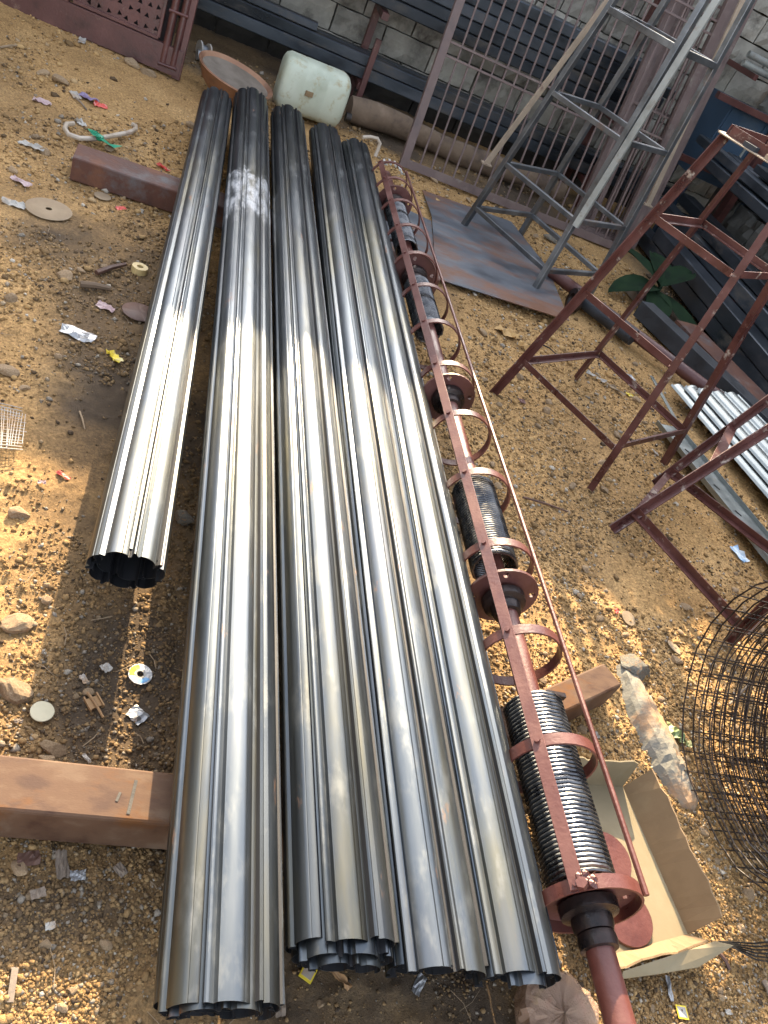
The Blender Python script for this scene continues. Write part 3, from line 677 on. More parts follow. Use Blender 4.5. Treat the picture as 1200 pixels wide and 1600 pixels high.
for i, a in enumerate((60, 80, 100, 120, 45)):
    aa = math.radians(a); p = cl(CX + .085 * math.cos(aa), 4.38, CZ + .085 * math.sin(aa)); q = (p[0], p[1] + .07, p[2])
    st = MB().cyl(p, q, .006, 8); st.build('stud', 'bolt', cg)
MB().box(cl(CX + .045, 1.045, CZ + .035), (.05, .012, .014)).build('stop_bolt', 'grease', cg)
MB().cyl(rp(.58, math.radians(128), .004), rp(.58, math.radians(128), .022), .011, 6).build('hex_bolt', 'oxide_fresh', cg)
w_ = MB()
for i in range(9): w_.lathe([(.001, -.006), (.006, -.003), (.008, .002), (.001, .007)], rp(.585 + random.uniform(-.012, .012), math.radians(116 + i * 1.6), .008 + .002 * (i % 3)), 7)
w_.build('weld_bead', 'oxide_fresh', cg)

# ---------------------------------------------------------------- bearers under the rolls
def hollow_beam(name, p0, p1, w, h, m, label):
    mb = MB(); p0 = Vector(p0); p1 = Vector(p1); a, b, e, t = w / 2, h / 2, .006, .005
    outer = [(-a + e, -b), (a - e, -b), (a - .002, -b + .002), (a, -b + e), (a, b - e), (a - .002, b - .002), (a - e, b), (-a + e, b), (-a + .002, b - .002), (-a, b - e), (-a, -b + e), (-a + .002, -b + .002)]
    n = len(outer); inner = [(x * (1 - t / a), y * (1 - t / b)) for x, y in outer]
    mb.prism(outer, p0, p1, caps=False); mb.prism(inner[::-1], p0, p1, caps=False)
    d = (p1 - p0).normalized(); sd = d.cross(Vector((0, 0, 1))).normalized(); u = sd.cross(d)
    for p, rv in ((p0, 0), (p1, 1)):
        vs = [p + sd * x + u * y for x, y in outer] + [p + sd * x + u * y for x, y in inner]
        mb.add(vs, [((i, (i + 1) % n, n + (i + 1) % n, n + i) if rv else (i, n + i, n + (i + 1) % n, (i + 1) % n)) for i in range(n)])
    return tag(mb.build(name, m), label, 'steel beam')
hollow_beam('bearer_beam', (-.75, .765, .05), (.60, .776, .05), .104, .1, 'rust', 'thick pale rusty square beam at the lower left, under the near ends of the rolls')
mk = bpy.data.objects['bearer_beam']
for (a, b, w) in (((213, 1219), (200, 1272), .006), ((188, 1238), (182, 1252), .005)):
    A = at(*a, .1008); B = at(*b, .1008); MB().bar(A, B, w, .0012).build('scrape_mark', 'mortar', mk)
hollow_beam('bearer_beam', (.66, .865, .05), (1.405, 1.278, .05), .078, .098, 'rust', 'short rusty beam end sticking out under the spring cage, right of the rolls')
hollow_beam('bearer_beam', (-.44, 3.60, .05), (1.25, 3.66, .05), .165, .1, 'rust_scale', 'dark rusty beam under the far part of the rolls at the upper left')

# ---------------------------------------------------------------- plates on the ground
def sheet(name, pts, z, t, m, label, cat):
    n = len(pts); mb = MB()
    P = [Vector(p) if len(p) == 3 else Vector((p[0], p[1], z)) for p in pts]
    mb.add([p + Vector((0, 0, t)) for p in P] + P, [tuple(range(n)), tuple(reversed(range(n, 2 * n)))] + [((i + 1) % n, i, n + i, n + (i + 1) % n) for i in range(n)])
    return tag(mb.build(name, m), label, cat)
sheet('steel_plate', [(1.29, 3.755, .03), (2.08, 3.765, .05), (2.165, 4.5, .035), (2.08, 5.16, .02), (1.415, 5.1, .02), (1.412, 4.67, .025)][::1], 0, .004, 'plate', 'flat grey steel sheet with a rusty streak lying under the bare steel stand', 'steel sheet')
sheet('steel_plate', [(1.0, 3.72, .018), (1.29, 3.70, .022), (1.40, 4.60, .018), (1.20, 4.66, .016), (1.02, 4.6, .016)], 0, .004, 'plate', 'second dark steel sheet half hidden beneath the spring cage', 'steel sheet')

# ---------------------------------------------------------------- tapered stands
def stand(name, label, feet, top, k, mv, tiers, m, w, bars, topz, group=None, Lsec=True, foot=None, legtop=None):
    Fv = [Vector((a, b, 0)) for a, b in feet]; c0 = sum(Fv, Vector()) / 4; root = thing(name, label, 'stand', c0, 0, group)
    def P(i, z): return Vector((mv[0] * z, mv[1] * z, z)) + (1 - k * z) * (Fv[i] - c0)
    for i in range(4):
        g0 = gh(Fv[i].x, Fv[i].y); a = P(i, 0); a.z = min(g0, 0) - .004; b = P(i, legtop[i] if legtop else topz)
        ins = -(Fv[i] - c0).normalized(); nx_ = (Fv[(i + 1) % 4] - Fv[i]).normalized(); pv = (Fv[i - 1] - Fv[i]).normalized()
        mb = MB()
        if Lsec: mb.angle(a, b, w, .004, 1, 1, side=nx_) if i % 2 == 0 else mb.angle(a, b, w, .004, 1, 1, side=nx_)
        else: mb.bar(a, b, w, w, side=nx_)
        lg = mb.build('leg', m, root)
        if foot: MB().box(a + Vector((0, 0, .006)), (w * 1.6, w * 1.6, .005)).build('foot_plate', m, lg)
    for (i, j, z0, z1, ww) in bars:
        a = P(i, z0); b = P(j, z1); d = (b - a).normalized(); a += d * (w * .5); b -= d * (w * .2)
        inn = -((a + b) / 2); inn.z = 0; inn.normalize(); mb = MB()
        mb.prism([(0, 0), (ww, 0), (ww, -.004), (.004, -.004), (.004, -ww), (0, -ww)][::-1], a, b, side=inn)
        if not Lsec and ww > .0: mb = MB().bar(a, b, ww, ww)
        mb.build('crossbar', m, root)
    return root, P, c0
def on_(a, b, t): return a + (b - a) * t
z1, z2, z3, z4 = .164, .524, .878, 1.225
b4_ = lambda z, w: [(0, 1, z, z, w), (1, 2, z, z, w), (2, 3, z, z, w), (3, 0, z, z, w)]
feetA = [(1.437, 2.853), (1.746, 2.325), (2.283, 2.675), (1.992, 3.22)]
rt, P1, cA = stand('tapered_stand', 'maroon angle iron stand with chipped paint, full height, in front of the leaf plant', feetA, None, .39, (.055, .018), None, 'oxide_chip', .029,
                   b4_(z1, .025) + [(0, 1, z2, z2, .027)] + b4_(z3, .027) + b4_(z4, .040), z4, 'maroon tapered stands')
MB().bar(P1(0, z4 + .004), P1(1, z4 + .004), .10, .004).build('top_plate', 'tanbar', rt)  # tan colour on the top plates stands in for sun glare
MB().bar(P1(0, z4 + .003), P1(3, z4 + .003), .06, .003).build('top_plate', 'tanbar', rt)
MB().bar(P1(1, z4 + .003), P1(2, z4 + .003), .06, .003).build('top_plate', 'tanbar', rt)
for t_, m_ in ((.38, 'dark_beam'), (.68, 'tanbar')):
    MB().box(on_(P1(0, z4 + .014), P1(1, z4 + .014), t_), (.05, .07, .016), math.radians(-58)).build('mounting_pad', m_, rt)
# the second stand lies tipped against the galvanised sections: legs rise to the right
r2 = thing('tapered_stand', 'maroon stand leaning to the right, cut by the right edge below the first one', 'stand', (2.2, 2.0, 0), 0, 'maroon tapered stands')
o2 = Vector((2.2, 2.0, 0))
def seg2(name, pa, pb, w, flat=False, m='oxide_chip'):
    mb = MB()
    if flat: mb.bar(Vector(pa) - o2, Vector(pb) - o2, w, .005)
    else: mb.angle(Vector(pa) - o2, Vector(pb) - o2, w, .004, 1, 1, side=(0, -1, 0))
    return mb.build(name, m, r2)
pP = at(955, 828, 0); pQ = at(1022, 757, 0.0); pR = at(1138, 1003, 0)
tP = at(1225, 655, .55); tQ = at(1230, 603, .55); tR = at(1260, 880, .35)
seg2('leg', pP, tP, .029); seg2('leg', pQ, tQ, .028); seg2('leg', pR, tR, .029)
def on(a, b, t): return a + (b - a) * t
jP, jQ, jR = on(pP, tP, .14), on(pQ, tQ, .12), on(pR, tR, .16)
seg2('crossbar', jP, jQ, .03, True); seg2('crossbar', on(pP, tP, .60), on(pQ, tQ, .60), .04, True)
seg2('crossbar', jP, jR, .03); seg2('crossbar', jQ, at(1215, 870, .10), .03); 
seg2('crossbar', jR, at(1230, 905, .1), .03)

# bare steel stand behind
feetB = [(1.634, 4.727), (1.959, 4.082), (2.438, 4.369), (2.126, 5.031)]
y1, y2, y3, y4 = .15, .444, .877, 1.329
stand('bare_steel_stand', 'tall bare grey steel stand with rungs standing on the flat steel sheet', feetB, None, .218, (.058, .006), None, 'raw_steel', .033,
      b4_(y1, .026) + b4_(y2, .026) + b4_(y3, .027) + b4_(y4, .032), 1.75, None, False, True)
mb = MB(); mb.bar((1.985, 4.075, .43), (2.115, 4.20, 1.75), .034, .026)
tag(mb.build('steel_strut', 'grey_steel'), 'pale grey square bar clamped along the front leg of the bare steel stand', 'steel bar')

# ---------------------------------------------------------------- barred grilles leaning at the back
def grille(x0, x1, y0, lean, H_, label, nb, m='grille', fw=.055, cross=(.70, .78, 1.45, 1.53), rz=0., group='barred steel grilles'):
    root = thing('barred_grille', label, 'grille', (x0, y0, .01), rz, group); root.rotation_euler = (-lean, 0, rz)
    W_ = x1 - x0
    for X in (fw / 2, W_ - fw / 2): MB().bar((X, 0, 0), (X, 0, H_), fw, .04, up=(0, -1, 0)).build('frame_post', m, root)
    for z in (fw / 2, H_ - fw / 2): MB().bar((fw, 0, z), (W_ - fw, 0, z), .038, fw).build('frame_rail', m, root)
    me = MB().bar((0, 0, 0), (0, 0, H_ - 2 * fw), .012, .012, up=(0, -1, 0)).mesh('bar', m)
    for i in range(nb):
        inst('bar', me, root, (fw + (W_ - 2 * fw) * (i + 1) / (nb + 1), 0, fw), (0, 0, random.uniform(-.05, .05)))
    for z in cross: MB().bar((fw, -.009, z), (W_ - fw, -.009, z), .005, .014).build('crossbar', m, root)
    return root
grille(1.30, 3.06, 5.47, math.radians(14), 2.15, 'front barred grille of maroon steel leaning against the stored sections', 19)
for i in range(4):
    grille(2.66 + .05 * i, 3.14 + .055 * i, 5.55 + .05 * i, math.radians(13.5 - i * .3), 2.0 + .03 * i,
           ['second', 'third', 'fourth', 'last'][i] + ' barred grille stacked behind the front one, only its right frame edge clear', 3 + i % 2, cross=(.9, 1.6))
# slanted poles
def pole(p0, p1, w, m, label, name='leaning_pole'):
    root = thing(name, label, 'pole', p0); MB().bar((0, 0, 0), Vector(p1) - Vector(p0), w, w * .6, up=(0, -1, 0)).build('bar', m, root)
    MB().box((0, 0, .0), (w * 2, w * 1.6, .008)).build('end_plate', m, root); return root
pa = Vector((1.66, 4.90, .36)); pole(pa, at_y(965, -20, 5.25), .032, 'tanbar', 'tan flat bar propped diagonally across the left legs of the bare steel stand')
pole(at_y(1012, 320, 5.3), at_y(1165, -10, 5.75), .035, 'tanbar', 'tan pole leaning beside the right edge of the grilles')

# ---------------------------------------------------------------- perforated gate at the upper left
gt = thing('perforated_gate', 'maroon sheet metal gate with triangular cut-outs standing at the upper left', 'gate', (-.165, 5.50, .0))
gt.rotation_euler = (math.radians(-6), 0, math.radians(-5))
GW, GH_ = 2.3, 1.9
MB().bar((-GW, 0, .075), (0, 0, .075), .05, .15).build('bottom_rail', 'oxide', gt)
for X in (-.105, -.045): MB().tube([(X, -.012, .05), (X, -.012, GH_)], .022, 12).build('hinge_post', 'oxide', gt, True)
MB().bar((-.015, 0, -.01), (-.015, 0, GH_), .05, .03, up=(0, -1, 0)).build('edge_post', 'oxide', gt)
for z in (.04, .33, 1.2): MB().tube([(-.13, -.03, z), (-.02, -.03, z + .005)], .009, 8).build('hinge_strap', 'oxide', gt, True)
MB().bar((-.70, -.005, .15), (-.70, -.005, GH_), .05, .045, up=(0, -1, 0)).build('mid_post', 'oxide', gt)
for X in (-.652, -.16): MB().bar((X, -.012, .17), (X, -.012, GH_), .018, .02, up=(0, -1, 0)).build('panel_edge', 'oxide', gt)
MB().bar((-.65, -.012, .165), (-.16, -.012, .165), .02, .018).build('panel_edge', 'oxide', gt)
mb = MB(); cw = .0575; rr_ = random.Random(4)
for i in range(9):
    for j in range(14):
        x0 = -.65 + i * .0545; z0 = .17 + j * cw
        sq = [Vector((x0, 0, z0)), Vector((x0 + .0545, 0, z0)), Vector((x0 + .0545, 0, z0 + cw)), Vector((x0, 0, z0 + cw))]
        a0 = rr_.choice([0, PI / 3, PI / 2, .4, 2.2]) + rr_.uniform(-.3, .3); c = Vector((x0 + .027 + rr_.uniform(-.008, .008), 0, z0 + cw / 2 + rr_.uniform(-.008, .008)))
        tri = [c + Vector((  .0165 * math.cos(a0 + q), 0, .0165 * math.sin(a0 + q))) for q in (0, 2 * PI / 3, 4 * PI / 3)]
        mb.add(sq + tri, tessellate_polygon([sq, tri]))
mb.build('perforated_panel', 'oxide', gt)
MB().box((-.4, .30, .75), (.56, .02, 1.3)).build('dark_backdrop', 'pitch', gt)  # near-black sheet set behind the cut-outs
MB().box((-1.5, .03, 1.05), (1.55, .02, 1.7)).build('dark_backdrop', 'pitch', gt)  # near-black sheet stands in for the dark opening left of the mid post

# ---------------------------------------------------------------- log, jerrycan, basin
mb = MB(); path = []; rs_ = []
for i in range(18):
    t = i / 17; path.append((.95 + 1.75 * t, 5.98 + .05 * math.sin(3 * t) + .05 * t, .10 + .015 * math.sin(9 * t))); rs_.append((.085 - .015 * t) * (1 + .10 * math.sin(13 * t) + random.uniform(-.05, .05)))
mb.tube(path, rs_, 14); tag(mb.build('fallen_log', 'wood', None, True, 60), 'brown log lying behind the grille under the stored steel', 'log')
jc = thing('jerrycan', 'dirty off-white plastic jerrycan lying on its side beyond the rolls', 'jerrycan', (.42, 5.66, .02))
def superrect(hx, hy, n=28, p=.62):
    o = []
    for i in range(n):
        a = 2 * PI * i / n; c, s_ = math.cos(a), math.sin(a)
        o.append((hx * math.copysign(abs(c) ** p, c), hy * math.copysign(abs(s_) ** p, s_)))
    return o
mb = MB(); prev = []; JL = .42; ax = Vector((1, .10, .0)).normalized(); sd = Vector((-.10, 1, 0)).normalized(); upv = ax.cross(sd)
st_ = [(0, .80), (.012, .93), (.035, 1.0), (.12, 1.0), (.125, .985), (.135, 1.0), (.26, 1.0), (.265, .985), (.275, 1.0), (.37, 1.0), (.40, .93), (.415, .78), (.42, .5)]
vs = []; n_ = 28
for (d_, k_) in st_:
    for a, b in superrect(.13 * k_, .165 * k_): vs.append(ax * d_ * 1.05 + sd * a + upv * (b + .168))
fs = [(i * n_ + j, i * n_ + (j + 1) % n_, (i + 1) * n_ + (j + 1) % n_, (i + 1) * n_ + j) for i in range(len(st_) - 1) for j in range(n_)]
fs += [tuple(reversed(range(n_))), tuple(range((len(st_) - 1) * n_, len(st_) * n_))]
MB().add(vs, fs).build('body', 'plastic_white', jc, True, 50)
hb_ = ax * .47 + upv * .10 - sd * .05
MB().cyl(hb_, hb_ + ax * .035, .03, 14).build('cap', 'black', jc, True)
cr_ = ax * .18 - sd * .135 + upv * .17
MB().box(cr_, (.05, .015, .03), .3).build('lug', 'card', jc)
tag(MB().tube([(1.00, 5.42, .10), (1.05, 5.44, .115), (1.10, 5.45, .12), (1.125, 5.44, .10), (1.125, 5.43, .06), (1.12, 5.41, .02)], .012, 10).build('pipe_elbow', 'pvc', None, True), 'short cream plastic pipe bend beside the jerrycan', 'pipe')
bs = thing('basin', 'round clay-coloured basin tilted on edge beyond the rolls, crusted inside', 'basin', (*at(368, 116, .15)[:2], .10)); tl = Matrix.Rotation(math.radians(4), 3, 'X') @ Matrix.Rotation(math.radians(7), 3, 'Y')
MB().lathe([(.002, -.08), (.11, -.08), (.18, -.025), (.222, .05), (.236, .055), (.241, .048), (.231, .037), (.195, -.032), (.122, -.094), (.002, -.094)], (0, 0, 0), 40, tl, .008).build('bowl', 'basin', bs, True, 50)
MB().lathe([(.002, .020), (.11, .018), (.18, .024), (.212, .034)], (0, 0, 0), 40, tl, .01).build('crust', 'basin_in', bs, True)
tin = thing('tin_can', 'small silver tin can lying left of the basin', 'can', (-.06, 6.02, .04)); MB().cyl((-.04, 0, 0), (.05, .03, 0), .032, 16).build('can_body', 'silver', tin, True)
sp_ = thing('wire_spool', 'small pale spool by the foot of the perforated gate', 'spool', (-.10, 6.15, .05))
for q in (0, .06): MB().cyl((q, 0, 0), (q + .01, .005, 0), .05, 16).build('spool_flange', 'paper', sp_, True)
MB().cyl((.01, 0, 0), (.06, .02, 0), .03, 12).build('spool_core', 'raw_steel', sp_, True)

# ---------------------------------------------------------------- right: pipe, beams, galvanised sections, plant
p = thing('barrel_pipe', 'long maroon pipe with a dark sleeve on its upper end lying behind the tapered stand', 'pipe', (2.3, 4.0, .07))
A = Vector(at(862, 425, .07)) - Vector((2.3, 4.0, .07)); B = Vector(at(1215, 690, .06)) - Vector((2.3, 4.0, .07)); C_ = Vector(at(990, 528, .065)) - Vector((2.3, 4.0, .07)); D_ = Vector(at(905, 463, .065)) - Vector((2.3, 4.0, .07))
MB().tube([A, B], .036, 18).build('pipe_body', 'oxide', p, True); MB().tube([D_, C_], .048, 18).build('sleeve', 'dark_beam', p, True)
MB().lathe([(.04, -.02), (.07, -.018), (.075, .0), (.07, .02), (.04, .022)], at(897, 470, .06) - Vector((2.3, 4.0, .07)), 18, Matrix.Rotation(PI / 2, 3, 'Y')).build('bearing_cup', 'grease', p, True)
tag(MB().bar(at(1005, 483, .06), at(1225, 690, .06), .11, .10).build('dark_beam', 'dark_beam'), 'black-sided beam with dusty top lying between the pipe and the brown channel', 'beam')
tag(MB().bar(at(985, 448, .03), at(1020, 490, .03), .10, .05).build('timber_block', 'timber'), 'short dusty timber beyond the end of the black-sided beam', 'timber')
ch = thing('brown_channel', 'wide red-brown steel channel lying at the foot of the side rack', 'steel channel', (3.0, 3.8, 0))
a_ = Vector(at(1072, 505, .10)) - Vector((3, 3.8, 0)); b_ = Vector(at(1255, 690, .10)) - Vector((3, 3.8, 0))
MB().prism([(-.09, -.10), (-.085, -.10), (-.085, .0), (.085, 0), (.085, -.1), (.09, -.1), (.09, .006), (-.09, .006)][::1], a_, b_).build('channel_body', 'rust_scale', ch)
# galvanised shutter laths stacked flat
def lath_profile(w):
    pts = [(-w / 2, 0), (-w / 2 + .006, .010), (-w / 2 + .014, .004)]
    for i in range(7): t = i / 6; pts.append((-w / 2 + .018 + (w - .036) * t, .004 + .014 * math.sin(PI * t) ** .7))
    pts += [(w / 2 - .014, .004), (w / 2 - .006, .010), (w / 2, 0)]
    return pts + [(a, b - .0012) for a, b in reversed(pts)]
gl = 'shiny galvanised shutter lath in the stack at the right edge'
g0 = Vector((2.62, 3.40, 0)); dirg = Vector((.22, -1.0, 0)).normalized(); sidg = Vector((1, .22, 0)).normalized()
def lath(s_, y_, z_, L_, ang, lab_, w=.112):
    dd = Matrix.Rotation(ang, 3, 'Z') @ dirg; a = g0 + sidg * s_ + Vector((0, y_, z_)); b = a + dd * L_
    tag(MB().prism(lath_profile(w), a, b).build('galvanised_lath', 'galv', None, True, 30), lab_, 'shutter lath', 'galvanised laths at the right')
k = 0
for row, (z_, n_) in enumerate(((.05, 4), (.075, 4), (.10, 3))):
    for i in range(n_):
        lath(.03 + i * .116 + row * .05, .02 * ((i * 7) % 3) - row * .05, z_, 2.1, .02 * ((i % 3) - 1), ['leftmost', 'second', 'third', 'rightmost'][i if i < n_ - 1 else 3] + ' galvanised shutter lath in the ' + ['bottom', 'middle', 'top'][row] + ' layer at the right edge')
dd_ = dirg
tr = thing('guide_channel', 'flat punched galvanised guide channel along the left of the lath stack', 'steel channel', (2.45, 2.9, 0))
a_ = Vector(at(1040, 665, .03)) - Vector((2.45, 2.9, 0)); b_ = Vector(at(1235, 905, .03)) - Vector((2.45, 2.9, 0))
MB().prism([(-.07, 0), (.07, 0), (.07, .022), (.066, .022), (.066, .004), (-.066, .004), (-.066, .022), (-.07, .022)], a_, b_).build('channel_body', 'galv', tr)
for t in (.2, .45, .62, .8): MB().box(on(a_, b_, t) + Vector((0, 0, .0052)), (.008, .035, .0016), .55).build('slot', 'black', tr)
a_ = at(1062, 600, .06); tag(MB().bar(at(1018, 588, .04), at(1075, 690, .03), .02, .006).build('thin_strip', 'galv'), 'thin bright metal strip lying just left of the lath stack', 'metal strip')
# plant
plx = Vector(at(1030, 450, .12)); pl_ = thing('broadleaf_plant', 'dark green broad-leaved plant in the shade behind the tapered stand', 'plant', (plx.x, plx.y, 0))
def leaf(L_, W_, a, lift, bend, z0):
    n = 7; vs = []; fs = []
    for i in range(n + 1):
        t = i / n; w = W_ * math.sin(PI * min(1, t * .96 + .02)) ** .7; r = L_ * t; z = z0 + lift * t - bend * t * t
        for s_ in (-1, -.5, 0, .5, 1):
            x_ = r; y_ = w * s_ * .5; vs.append((x_ * math.cos(a) - y_ * math.sin(a), x_ * math.sin(a) + y_ * math.cos(a), z + abs(s_) * .02 - .02 + .004 * math.sin(9 * t + s_)))
    for i in range(n):
        for j in range(4): o = i * 5 + j; fs.append((o, o + 1, o + 6, o + 5))
    return MB().add(vs, fs)
for (L_, W_, a, li, be, z0) in [(.42, .20, 3.5, .12, .20, .12), (.40, .19, 4.4, .10, .22, .10), (.44, .20, 5.3, .08, .18, .09), (.36, .17, 2.5, .22, .14, .14), (.34, .16, .6, .26, .16, .14), (.36, .17, 1.5, .28, .2, .14)]:
    leaf(L_, W_, a, li, be, z0).build('leaf', 'leaf', pl_, True)
MB().tube([(0, 0, -.01), (.01, .01, .13)], .015, 8).build('stem', 'leaf', pl_, True)

# ---------------------------------------------------------------- mesh roll at the right
mr_ = thing('wire_mesh_roll', 'large loose roll of black welded wire mesh at the lower right', 'mesh roll', (1.575, .93, 0))
def mesh_roll():
    rings = MB(); longs = MB(); X0, X1 = 0.0, 1.5; rings_x = np.arange(X0, X1, .036); turns = 9.0; r0, r1 = .395, .12
    def sp(t, x):
        r = r0 + (r1 - r0) * (t / turns) + .010 * math.sin(5 * t + x * 2); a = -2 * PI * t + 2.0
        return (x + .02 * math.sin(1.7 * t) + .035 * t, r * math.cos(a) * 1.0, .375 + r * math.sin(a) * .93 + .006 * math.sin(7 * a))
    for x in rings_x: rings.tube([sp(turns * i / 240, x) for i in range(241)], .0022, 4, caps=False)
    L_ = 0; t = 0
    while t < turns:
        longs.tube([sp(t, x) for x in np.linspace(X0 - .01, X1, 7)], .0019, 4, caps=False)
        r = r0 + (r1 - r0) * t / turns; t += .055 / (2 * PI * r)
    return rings, longs
rg, lg = mesh_roll()
rg.build('ring_wires', 'mesh_wire', mr_, True); lg.build('cross_wires', 'mesh_wire', mr_, True)
wb = MB()
for i in range(6):
    a = at(1122 + 3 * i, 1471 + i, .012 + .003 * i); b = at(1180, 1474 + 5 * i, .03); c = at(1250, 1466 + 9 * i, .02); wb.tube([a, b, c], .0019, 5)
tag(wb.build('loose_wires', 'black'), 'bunch of thin black wires reaching in from the right edge below the mesh roll', 'wire')

# ---------------------------------------------------------------- cardboard tray with discs
ct = thing('cardboard_tray', 'open shallow cardboard tray with torn edges at the lower right, under the cage end', 'cardboard box', (1.29, .78, 0))
def wallsheet(a, b, ho, out, m, nm, t=.004, jag=.006):
    """tray side from a to b, leaning out"""
    a = Vector(a); b = Vector(b); n = 14; vs = []; o_ = Vector(out); rr2 = random.Random(int(a.x * 1000))
    for i in range(n + 1):
        p = a + (b - a) * i / n; h = ho + rr2.uniform(-jag, jag); l_ = o_ * (1 + rr2.uniform(-.1, .1))
        vs += [p, p + l_ + Vector((0, 0, h)), p + l_ + Vector((0, 0, h)) + o_.normalized() * t, p + o_.normalized() * t]
    fs = []
    for i in range(n):
        q = i * 4; r = q + 4
        for k in range(4): fs.append((q + k, q + (k + 1) % 4, r + (k + 1) % 4, r + k))
    fs += [(0, 3, 2, 1), (n * 4, n * 4 + 1, n * 4 + 2, n * 4 + 3)]
    return MB().add(vs, fs).build(nm, m, ct)
zf = .024
TL, TR, BR, BL = [Vector(v) - Vector((1.29, .78, 0)) for v in (Vector((1.105, .955, zf)), Vector((1.375, .975, zf)), Vector((1.415, .622, zf)), Vector((1.145, .560, zf)))]
MB().add([TL, TR, BR, BL] + [v - Vector((0, 0, .004)) for v in (TL, TR, BR, BL)], [(3, 2, 1, 0), (4, 5, 6, 7), (0, 1, 5, 4), (1, 2, 6, 5), (2, 3, 7, 6), (3, 0, 4, 7)]).build('tray_floor', 'card_in', ct)
wallsheet(TL, TR, .085, (0, .018, 0), 'card_in', 'tray_side'); wallsheet(TR, BR, .09, (.03, .004, 0), 'card', 'tray_side')
wallsheet(BR, BL, .035, (.008, -.03, 0), 'card', 'tray_side', jag=.01); wallsheet(BL, TL, .07, (-.012, 0, 0), 'card', 'tray_side')
fl = MB(); a = BR + Vector((.028, -.03, .045)); b = BL + Vector((.03, -.036, .04)); 
pts = [a, a + Vector((.035, -.012, .012)), on(a, b, .3) + Vector((.02, -.03, -.01)), on(a, b, .6) + Vector((0, -.022, -.02)), b + Vector((0, -.01, -.012)), b, on(a, b, .62), on(a, b, .3)]
fl.add(pts + [p - Vector((0, 0, .004)) for p in pts], [tuple(range(8)), tuple(reversed(range(8, 16)))] + [(i, (i + 1) % 8, 8 + (i + 1) % 8, 8 + i) for i in range(8)]); fl.build('torn_flap', 'card_in', ct)
for (px, py_, lab_) in ((944, 1344, 'upper maroon steel disc lying in the cardboard tray'), (975, 1436, 'lower maroon steel disc lying in the cardboard tray nearest its corner')):
    c = at(px, py_, .02); t_ = tag(MB().lathe([(.0005, .003), (.062, .003), (.064, 0), (.062, -.003), (.0005, -.003)], (0, 0, 0), 30).build('steel_disc', 'oxide_fresh'), lab_, 'disc', 'maroon discs in the tray')
    t_.location = (c.x, c.y, .031); t_.rotation_euler = (.04, -.05, 0)

# ---------------------------------------------------------------- stone slab, rocks
def rough_slab(path, w, h, m, label, name='stone_slab', seed=3):
    rs = np.random.default_rng(seed); n = 26; vs = []; k = 9; P = [Vector(p) for p in path]
    for i in range(n + 1):
        t = i / n * (len(P) - 1); j = min(int(t), len(P) - 2); c = P[j].lerp(P[j + 1], t - j); d = (P[j + 1] - P[j]).normalized(); s_ = Vector((d.y, -d.x, 0))
        e = math.sin(PI * min(.999, max(.03, i / n))) ** .3
        for q in range(k):
            u = q / (k - 1); x_ = (u - .5) * w * e * (1 + rs.normal() * .05); z_ = h * e * (1 - abs(2 * u - 1) ** 2.6) * (.85 + .3 * float(vnoise(i * .35, q * .7, seed))) - .012
            vs.append(c + s_ * x_ + Vector((0, 0, z_ + rs.normal() * .0016)))
    fs = [(i * k + q, i * k + q + 1, (i + 1) * k + q + 1, (i + 1) * k + q) for i in range(n) for q in range(k - 1)]
    return tag(MB().add(vs, fs).build(name, m), label, 'stone')
rough_slab([at(975, 1040), at(1010, 1120), at(1045, 1190), at(1085, 1265)], .125, .045, 'slab', 'long rough grey stone slab beside the cardboard tray, dusted with orange soil')
def rock(px, py_, r, label, fl_=.62, m='stone', i=0, rz=0., sx=1.3):
    c = at(px, py_, 0); o = tag(bpy.data.objects.new('rock', stone_mesh(40 + i, 'rock', m, 2)), label, 'rock'); COL.objects.link(o)
    o.location = (c.x, c.y, gh(c.x, c.y) + r * .3); o.scale = (r * sx, r, r * 1.1); o.rotation_euler = (.1, .1, rz); return o
rock(22, 1070, .030, 'largest pale brown rock at the left edge, level with the painted disc', i=1, rz=-.5)
rock(30, 965, .026, 'brown rock in the sun at the left edge below the hollow roll end', i=2, rz=.6)
rock(28, 793, .022, 'small flat-topped rock at the left edge near the red wrapper', i=3)
rock(85, 1163, .019, 'brown stone just above the big rusty beam', i=4)
rock(12, 577, .024, 'dark lump of stone at the left edge', i=5)
rock(990, 1045, .045, 'orange-brown broken rock at the tip of the short rusty beam', i=6, m='slab')
rock(232, 112, .035, 'brown stone under the perforated gate corner', i=7); rock(208, 100, .04, 'grey brown stone beside the gate, left of its twin', i=8)
rock(860, 375, .05, 'grey lump of stone under the bare stand', i=9, m='slab')
rock(222, 748 - 48, .018, 'small stone at the shadow edge of the left roll', i=10)
rock(290, 805, .026, 'broken dark stone in the gap between the two left rolls', i=11, m='slab')
rock(615, 208, .05, 'mound of brown rubble at the log end beyond the cage', i=12)
rock(540, 245, .04, 'dark lump beside the pipe bend', i=13, m='dark_beam')

